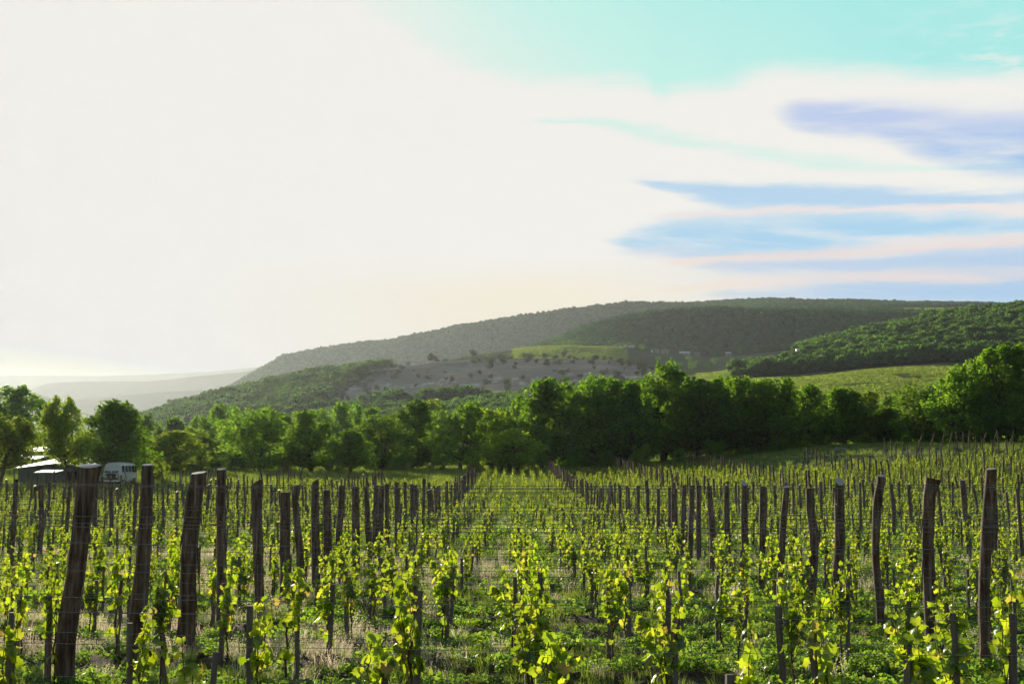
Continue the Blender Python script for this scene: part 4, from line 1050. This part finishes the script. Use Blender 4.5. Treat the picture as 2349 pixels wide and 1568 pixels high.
def vine_variant(seed, H, nl, shoots, lo=.42, spread=.11, leafs=.078):
    """shoots tied upright; returns cane mesh and foliage mesh; height H"""
    global rng
    keep = rng; rng = np.random.default_rng(seed)
    b = MB(); C = []; NN = []; S = []
    h0 = H*rng.uniform(.45, .6)
    n = 7; t = np.linspace(0, 1, n)
    P = np.stack([.07+rng.normal(0, .010, n)-.02*t, -.03+rng.normal(0, .010, n), -.06+t*(h0+.06)], -1)
    b.tube(P, .011-.003*t, 6)
    for s in range(shoots):
        a = rng.uniform(0, 6.283); st = P[int(rng.integers(3, n))]
        L = H*rng.uniform(.75, 1.0) if s else H
        m = 8; u = np.linspace(0, 1, m); sx_ = spread*rng.uniform(.2, 1.3)*math.cos(a)*1.5; sy_ = spread*rng.uniform(.2, 1.0)*math.sin(a)
        Q = np.stack([st[0]+sx_*np.sin(u*2.2), st[1]+sy_*np.sin(u*2.2), st[2]+(max(L, st[2]+.15)-st[2])*u], -1)+rng.normal(0, .008, (m, 3))
        b.tube(Q, .0045-.0025*u, 5)
        k = nl//shoots
        for q in range(k):
            tt_ = rng.random()**.85; c = np.array([np.interp(tt_, u, Q[:, j]) for j in range(3)])
            an = rng.random()*6.283; pr = rng.uniform(.015, .065)*(1.1-.5*tt_)
            C.append(c+np.array([pr*math.cos(an)*1.25, pr*math.sin(an), rng.uniform(-.03, .03)]))
            NN.append([math.cos(an)+rng.normal(0, .5), math.sin(an)+rng.normal(0, .5), rng.normal(.35, .5)])
            S.append(leafs*rng.uniform(.65, 1.15)*(1.12-.55*tt_**3))
    # leaves low on the trunk
    for q in range(nl//7):
        c = np.array([.05+rng.normal(0, .05), rng.normal(-.02, .04), rng.uniform(lo, .65)*H]); C.append(c); NN.append(rng.normal(size=3)); S.append(leafs*rng.uniform(.5, 1))
    v, f = grape_leaves(np.array(C), np.array(NN), np.array(S))
    fm = mesh('foliage', v, [f], [M['vine_leaf']], True)
    cm = b.mesh('cane', M['cane'], True)
    rng = keep
    return cm, fm
VV = [vine_variant(2000+k, 1.0, int(nl), sh_, lo, spd) for k, (nl, sh_, lo, spd) in enumerate([
    (72, 3, .50, .07), (50, 3, .50, .05), (84, 4, .45, .10), (40, 2, .5, .06), (62, 3, .35, .07), (32, 2, .55, .05), (74, 4, .30, .08), (58, 3, .5, .11), (90, 4, .48, .10), (46, 3, .4, .06)])]
sv = []
for k in range(6):
    g = np.random.default_rng(3000+k); b = MB(); w_ = .019+.004*g.random(); n = 6; t = np.linspace(0, 1, n)
    P = np.stack([g.normal(0, .005, n), g.normal(0, .005, n), -.12+t*(.9+.12)], -1)
    b.tube(P, w_*1.35*(1-.06*t), 4); me_ = b.mesh('vine_stake', M['stake']); sv.append(me_)
VG, SG = 'young grapevines in rows', 'short vine stakes in rows'
rowvines = {}
rowvines[-2] = [(-395, 1430), (5, 1392), (455, 1450), (860, 1435), (1268, 1432), (1680, 1425), (2092, 1398), (2500, 1420)]
rowvines[-1] = [(305, 1378), (575, 1352), (965, 1290), (1205, 1340), (1545, 1348), (1868, 1362), (2195, 1368), (2332, 1305), (20, 1460)]
nv = 0; farv = []
for i in range(-2, 82):
    spots = []
    if i in rowvines:
        for px, top in rowvines[i]:
            D = ROW0+i*SP
            for _ in range(3): D = rowy(i, (px-CX)/F*D)
            q = at(px, top, D); X = q.x; z = zt1(X, D); spots.append((X, D, z, max(.62, q.z-z)))
    else:
        Yc = rowy(i, 0); hw = .385*Yc+2.6
        for q in range(-int(hw/1.03)-1, int(hw/1.03)+2):
            x = .17+1.03*q+rs.gauss(0, .07); Y = rowy(i, x)+rs.gauss(0, .04)
            if rs.random() > .11: spots.append((x, Y, zt1(x, Y), rs.uniform(.84, 1.18)))
    k = 0; rowtot = nv
    for (X, Y, z, H) in sorted(spots):
        end = 124 if X < -30 else 138 if X < -3.7 else 185-max(0, X-4)*.6 if X < 24 else 139
        if Y > end: continue
        px = CX+F*X/Y; inframe = -20 < px < 2370
        v = rs.randrange(10); sti = rs.randrange(6)
        if nv < 296 or (i in rowvines):
            k += inframe; kk = max(1, k)
            if not inframe and i > 2:
                farv.append((X, Y, z, v, H, rs.uniform(.9, 1.2))); continue
            side = 'left' 
            wh = f'{ordn(kk)} from the left in the {ordn(i+3)} row' if inframe else f'outside the {"left" if px < 0 else "right"} edge in the {ordn(i+3)} row'
            e = obj('grapevine', None, loc=(X, Y, z)); e.scale = (1, 1, H); e.rotation_euler = (0, 0, rs.uniform(-.9, .9)+(math.pi if rs.random() < .5 else 0))
            wsc = rs.uniform(.85, 1.15); e.scale = (wsc, wsc, H)
            obj('cane', VV[v][0], e); obj('foliage', VV[v][1], e)
            tag(e, f'bright leafy young grapevine, {wh}', 'grapevine', VG)
            o = obj('vine_stake', sv[sti], loc=(X+rs.uniform(-.03, .03), Y+rs.uniform(.02, .07), z)); o.rotation_euler = (rs.gauss(0, .035), rs.gauss(0, .035), rs.uniform(0, 1.57)); o.scale = (1, 1, rs.uniform(.78, 1.0))
            tag(o, f'short grey wooden stake beside the vine {wh}', 'stake', SG)
            nv += 1
        else: farv.append((X, Y, z, v, H, rs.uniform(1.0, 1.3)))
print('vines', nv, 'far', len(farv))
fv = np.array(farv); n = len(fv)
tb = []
for k, (cm_, fm_) in enumerate(VV):
    # one joined source per variant: cane + stake + leaves
    def arr(me_):
        v = np.empty(len(me_.vertices)*3, np.float32); me_.vertices.foreach_get('co', v)
        return v.reshape(-1, 3), [list(p.vertices) for p in me_.polygons]
    parts = [arr(cm_), arr(sv[k % 6]), arr(fm_)]; V = []; F_ = {}; off = 0; mi_ = {}
    for q, (v, fs) in enumerate(parts):
        V.append(v)
        for f_ in fs: F_.setdefault(len(f_), []).append([a+off for a in f_]); mi_.setdefault(len(f_), []).append(q)
        off += len(v)
    me_ = mesh('vine_source', np.concatenate(V), [np.array(f_) for f_ in F_.values()], [M['cane'], M['far_stake'], M['vine_leaf']], True, mi=np.concatenate([mi_[kk] for kk in F_]))
    tb.append(bpy.data.objects.new('vine_source', me_))
instancer('distant_vines', 'mass of small bright vines across the back of the field', fv[:, :3], tb, fv[:, 3], np.stack([fv[:, 5], fv[:, 5], fv[:, 4]*1.05], -1), rz(n, .03))

# ------------------------------------------------------------------ weeds, grass, dry grass, clods
def blades(seed, n, h, w_, spreadr, bend, mname, seeds=0, seedsz=.008):
    global rng
    keep = rng; rng = np.random.default_rng(seed)
    a = rng.random(n)*6.283; r = spreadr*rng.random(n)**.6; base = np.stack([r*np.cos(a), r*np.sin(a), -np.full(n, .01)], -1)
    hh = h*(.5+.6*rng.random(n)); da = a+rng.normal(0, .8, n); bb = bend*(.3+rng.random(n))
    top = base+np.stack([bb*hh*np.cos(da), bb*hh*np.sin(da), hh], -1); mid = (base+top)/2+np.stack([-.15*bb*hh*np.cos(da), -.15*bb*hh*np.sin(da), .08*hh], -1)
    sd_ = np.stack([-np.sin(da+1.0), np.cos(da+1.0), np.zeros(n)], -1)*w_
    v = np.stack([base-sd_, base+sd_, mid+sd_*.8, mid-sd_*.8, top], 1).reshape(-1, 3)
    i = np.arange(n)[:, None]*5
    fs = [(i+np.array([[0, 1, 2, 3]])), (i+np.array([[3, 2, 4]]))]
    V = [v]; Q = [fs[0]]
    if seeds:
        k = rng.integers(0, n, seeds); t = .55+.5*rng.random(seeds)
        C = base[k]+(top[k]-base[k])*t[:, None]+rng.normal(0, .012, (seeds, 3))
        sv_, sf_ = leaf_quads(C, seedsz, asp=.5); V.append(sv_); Q.append(sf_+5*n)
    rng = keep
    return bpy.data.objects.new('tuft_source', mesh('tuft_source', np.concatenate(V), [np.concatenate(Q), fs[1]], [M[mname]]))
def weed(seed, n, h, rad, leaf):
    global rng
    keep = rng; rng = np.random.default_rng(seed)
    b_ = MB(); C = []
    for k in range(n):
        a = rng.random()*6.283; r = rad*rng.random()**.6; C.append([r*math.cos(a), r*math.sin(a), h*(.25+.75*rng.random())*(1-.5*r/rad)])
    C = np.array(C); nrm = rng.normal(0, .55, (n, 3)); nrm[:, 2] += 1.0; nrm /= np.linalg.norm(nrm, axis=1)[:, None]
    t = rng.normal(size=(n, 3)); t -= (t*nrm).sum(1)[:, None]*nrm; t /= np.linalg.norm(t, axis=1)[:, None]; bb = np.cross(nrm, t)
    th = np.arange(6)*math.pi/3; s = (leaf*(.6+.8*rng.random(n)))[:, None, None]
    v = C[:, None]+s*(t[:, None]*np.cos(th)[None, :, None]+bb[:, None]*np.sin(th)[None, :, None]*.7)
    v[:, 0] += nrm*s[:, 0]*.35; v[:, 3] -= nrm*s[:, 0]*.15
    rng = keep
    return bpy.data.objects.new('weed_source', mesh('weed_source', v.reshape(-1, 3), [np.arange(n*6).reshape(-1, 6)], [M['weed']]))
def area_pts(y0, y1, dens, keepf):
    A = .385*(y1*y1-y0*y0)+6*(y1-y0); n = int(A*dens)
    y = np.sqrt(rng.random(n)*(y1*y1-y0*y0)+y0*y0); x = (rng.random(n)*2-1)*(.385*y+3.0)
    p = keepf(x, y); m = rng.random(n) < p
    return x[m], y[m]
def rowph(x, y): return ((y+.095*(x+3.7)-ROW0)/SP) % 1.0
def put(name, label, sets, protos, tilt=.15):
    X, Y, S = [], [], []
    for (y0, y1, dens, kf, s0, s1) in sets:
        x, y = area_pts(y0, y1, dens, kf); X.append(x); Y.append(y); S.append(rng.uniform(s0, s1, len(x)))
    X = np.concatenate(X); Y = np.concatenate(Y); S = np.concatenate(S); n = len(X)
    Z = zg(X, Y); print(name, n)
    instancer(name, label, np.stack([X, Y, Z], -1), protos, rng.integers(0, len(protos), n), np.stack([S, S, S*rng.uniform(.8, 1.2, n)], -1), rz(n, tilt))
pw = lambda x, y: smooth01((vn(x*.6, y*1.5, 1.1, 21, 3)-.43)*8)
pd = lambda x, y: smooth01((vn(x*.35, y*1.3, 1.6, 22, 3)-.46-.06*smooth01(x/6))*8)*(.35+.65*smooth01(np.abs(rowph(x, y)-.5)*3))*smooth01((y-12.6)/1.5)*.42*(1-.66*smooth01((x+3)/3.5))
_rx = np.array([(p-CX)/F*d for p, d in rd]); _ry = np.array([float(d) for p, d in rd])
offroad = lambda x, y: np.where((x > _rx[0]-3) & (np.abs(y-np.interp(x, _rx, _ry)) < 2.6), 0.0, 1.0)*np.where((x > 24) & (y > 139) & (y < np.interp(x, _rx, _ry)), .35, 1.0)
pg = lambda x, y: .25+.75*smooth01((vn(x*.5, y, 1.8, 23, 3)-.42)*6)
put('green_weeds', 'leafy low green weeds covering the soil between vines', [(6.5, 20, 44, pw, .40, .95), (20, 45, 14, pw, .7, 1.5), (45, 110, 2.6, pw, 1.4, 2.8)], [weed(5000+k, 60, .13+.02*k, .17, .016+.0035*k) for k in range(5)])
put('grass', 'green grass growing between and beyond the vines', [(6.5, 20, 16, pg, .35, .8), (20, 45, 9, pg, .7, 1.3), (45, 110, 4.5, pg, 1.2, 2.2), (110, 250, 2.2, lambda x, y: (pg(x, y)*.8+.2)*offroad(x, y), 1.8, 3.2)], [blades(5100+k, 26, .22, .0035, .10, .45, 'grass') for k in range(4)])
put('dry_grass', 'pale dry seeding grass in patches along the rows', [(6.5, 20, 30, pd, .6, 1.15), (20, 45, 15, pd, .8, 1.5), (45, 100, 3.5, pd, 1.3, 2.2)], [blades(5200+k, 34, .24, .0022, .12, .35, 'straw', 120, .016) for k in range(4)])
put('soil_clods', 'brown soil clods lying on the bare ground', [(6.5, 22, 16, lambda x, y: 1-.8*pw(x, y), .10, .42)], [bpy.data.objects.new('clod_source', rock_mesh(60+k, .16, 'clod')) for k in range(5)], .5)

# ------------------------------------------------------------------ haze
b = MB(); b.box((0, 1750, 270), (26000, 14500, 580))
m, n = mat('haze_air'); pv_ = n.n('ShaderNodeVolumePrincipled')
pv_.inputs['Color'].default_value = (*HZ_C, 1); pv_.inputs['Density'].default_value = HZ_D; pv_.inputs['Anisotropy'].default_value = HZ_G
n.nt.links.new(pv_.outputs[0], n.out.inputs['Volume'])
hz = obj('haze', b.mesh('haze', m)); tag(hz, 'thin warm evening haze', kind='stuff')
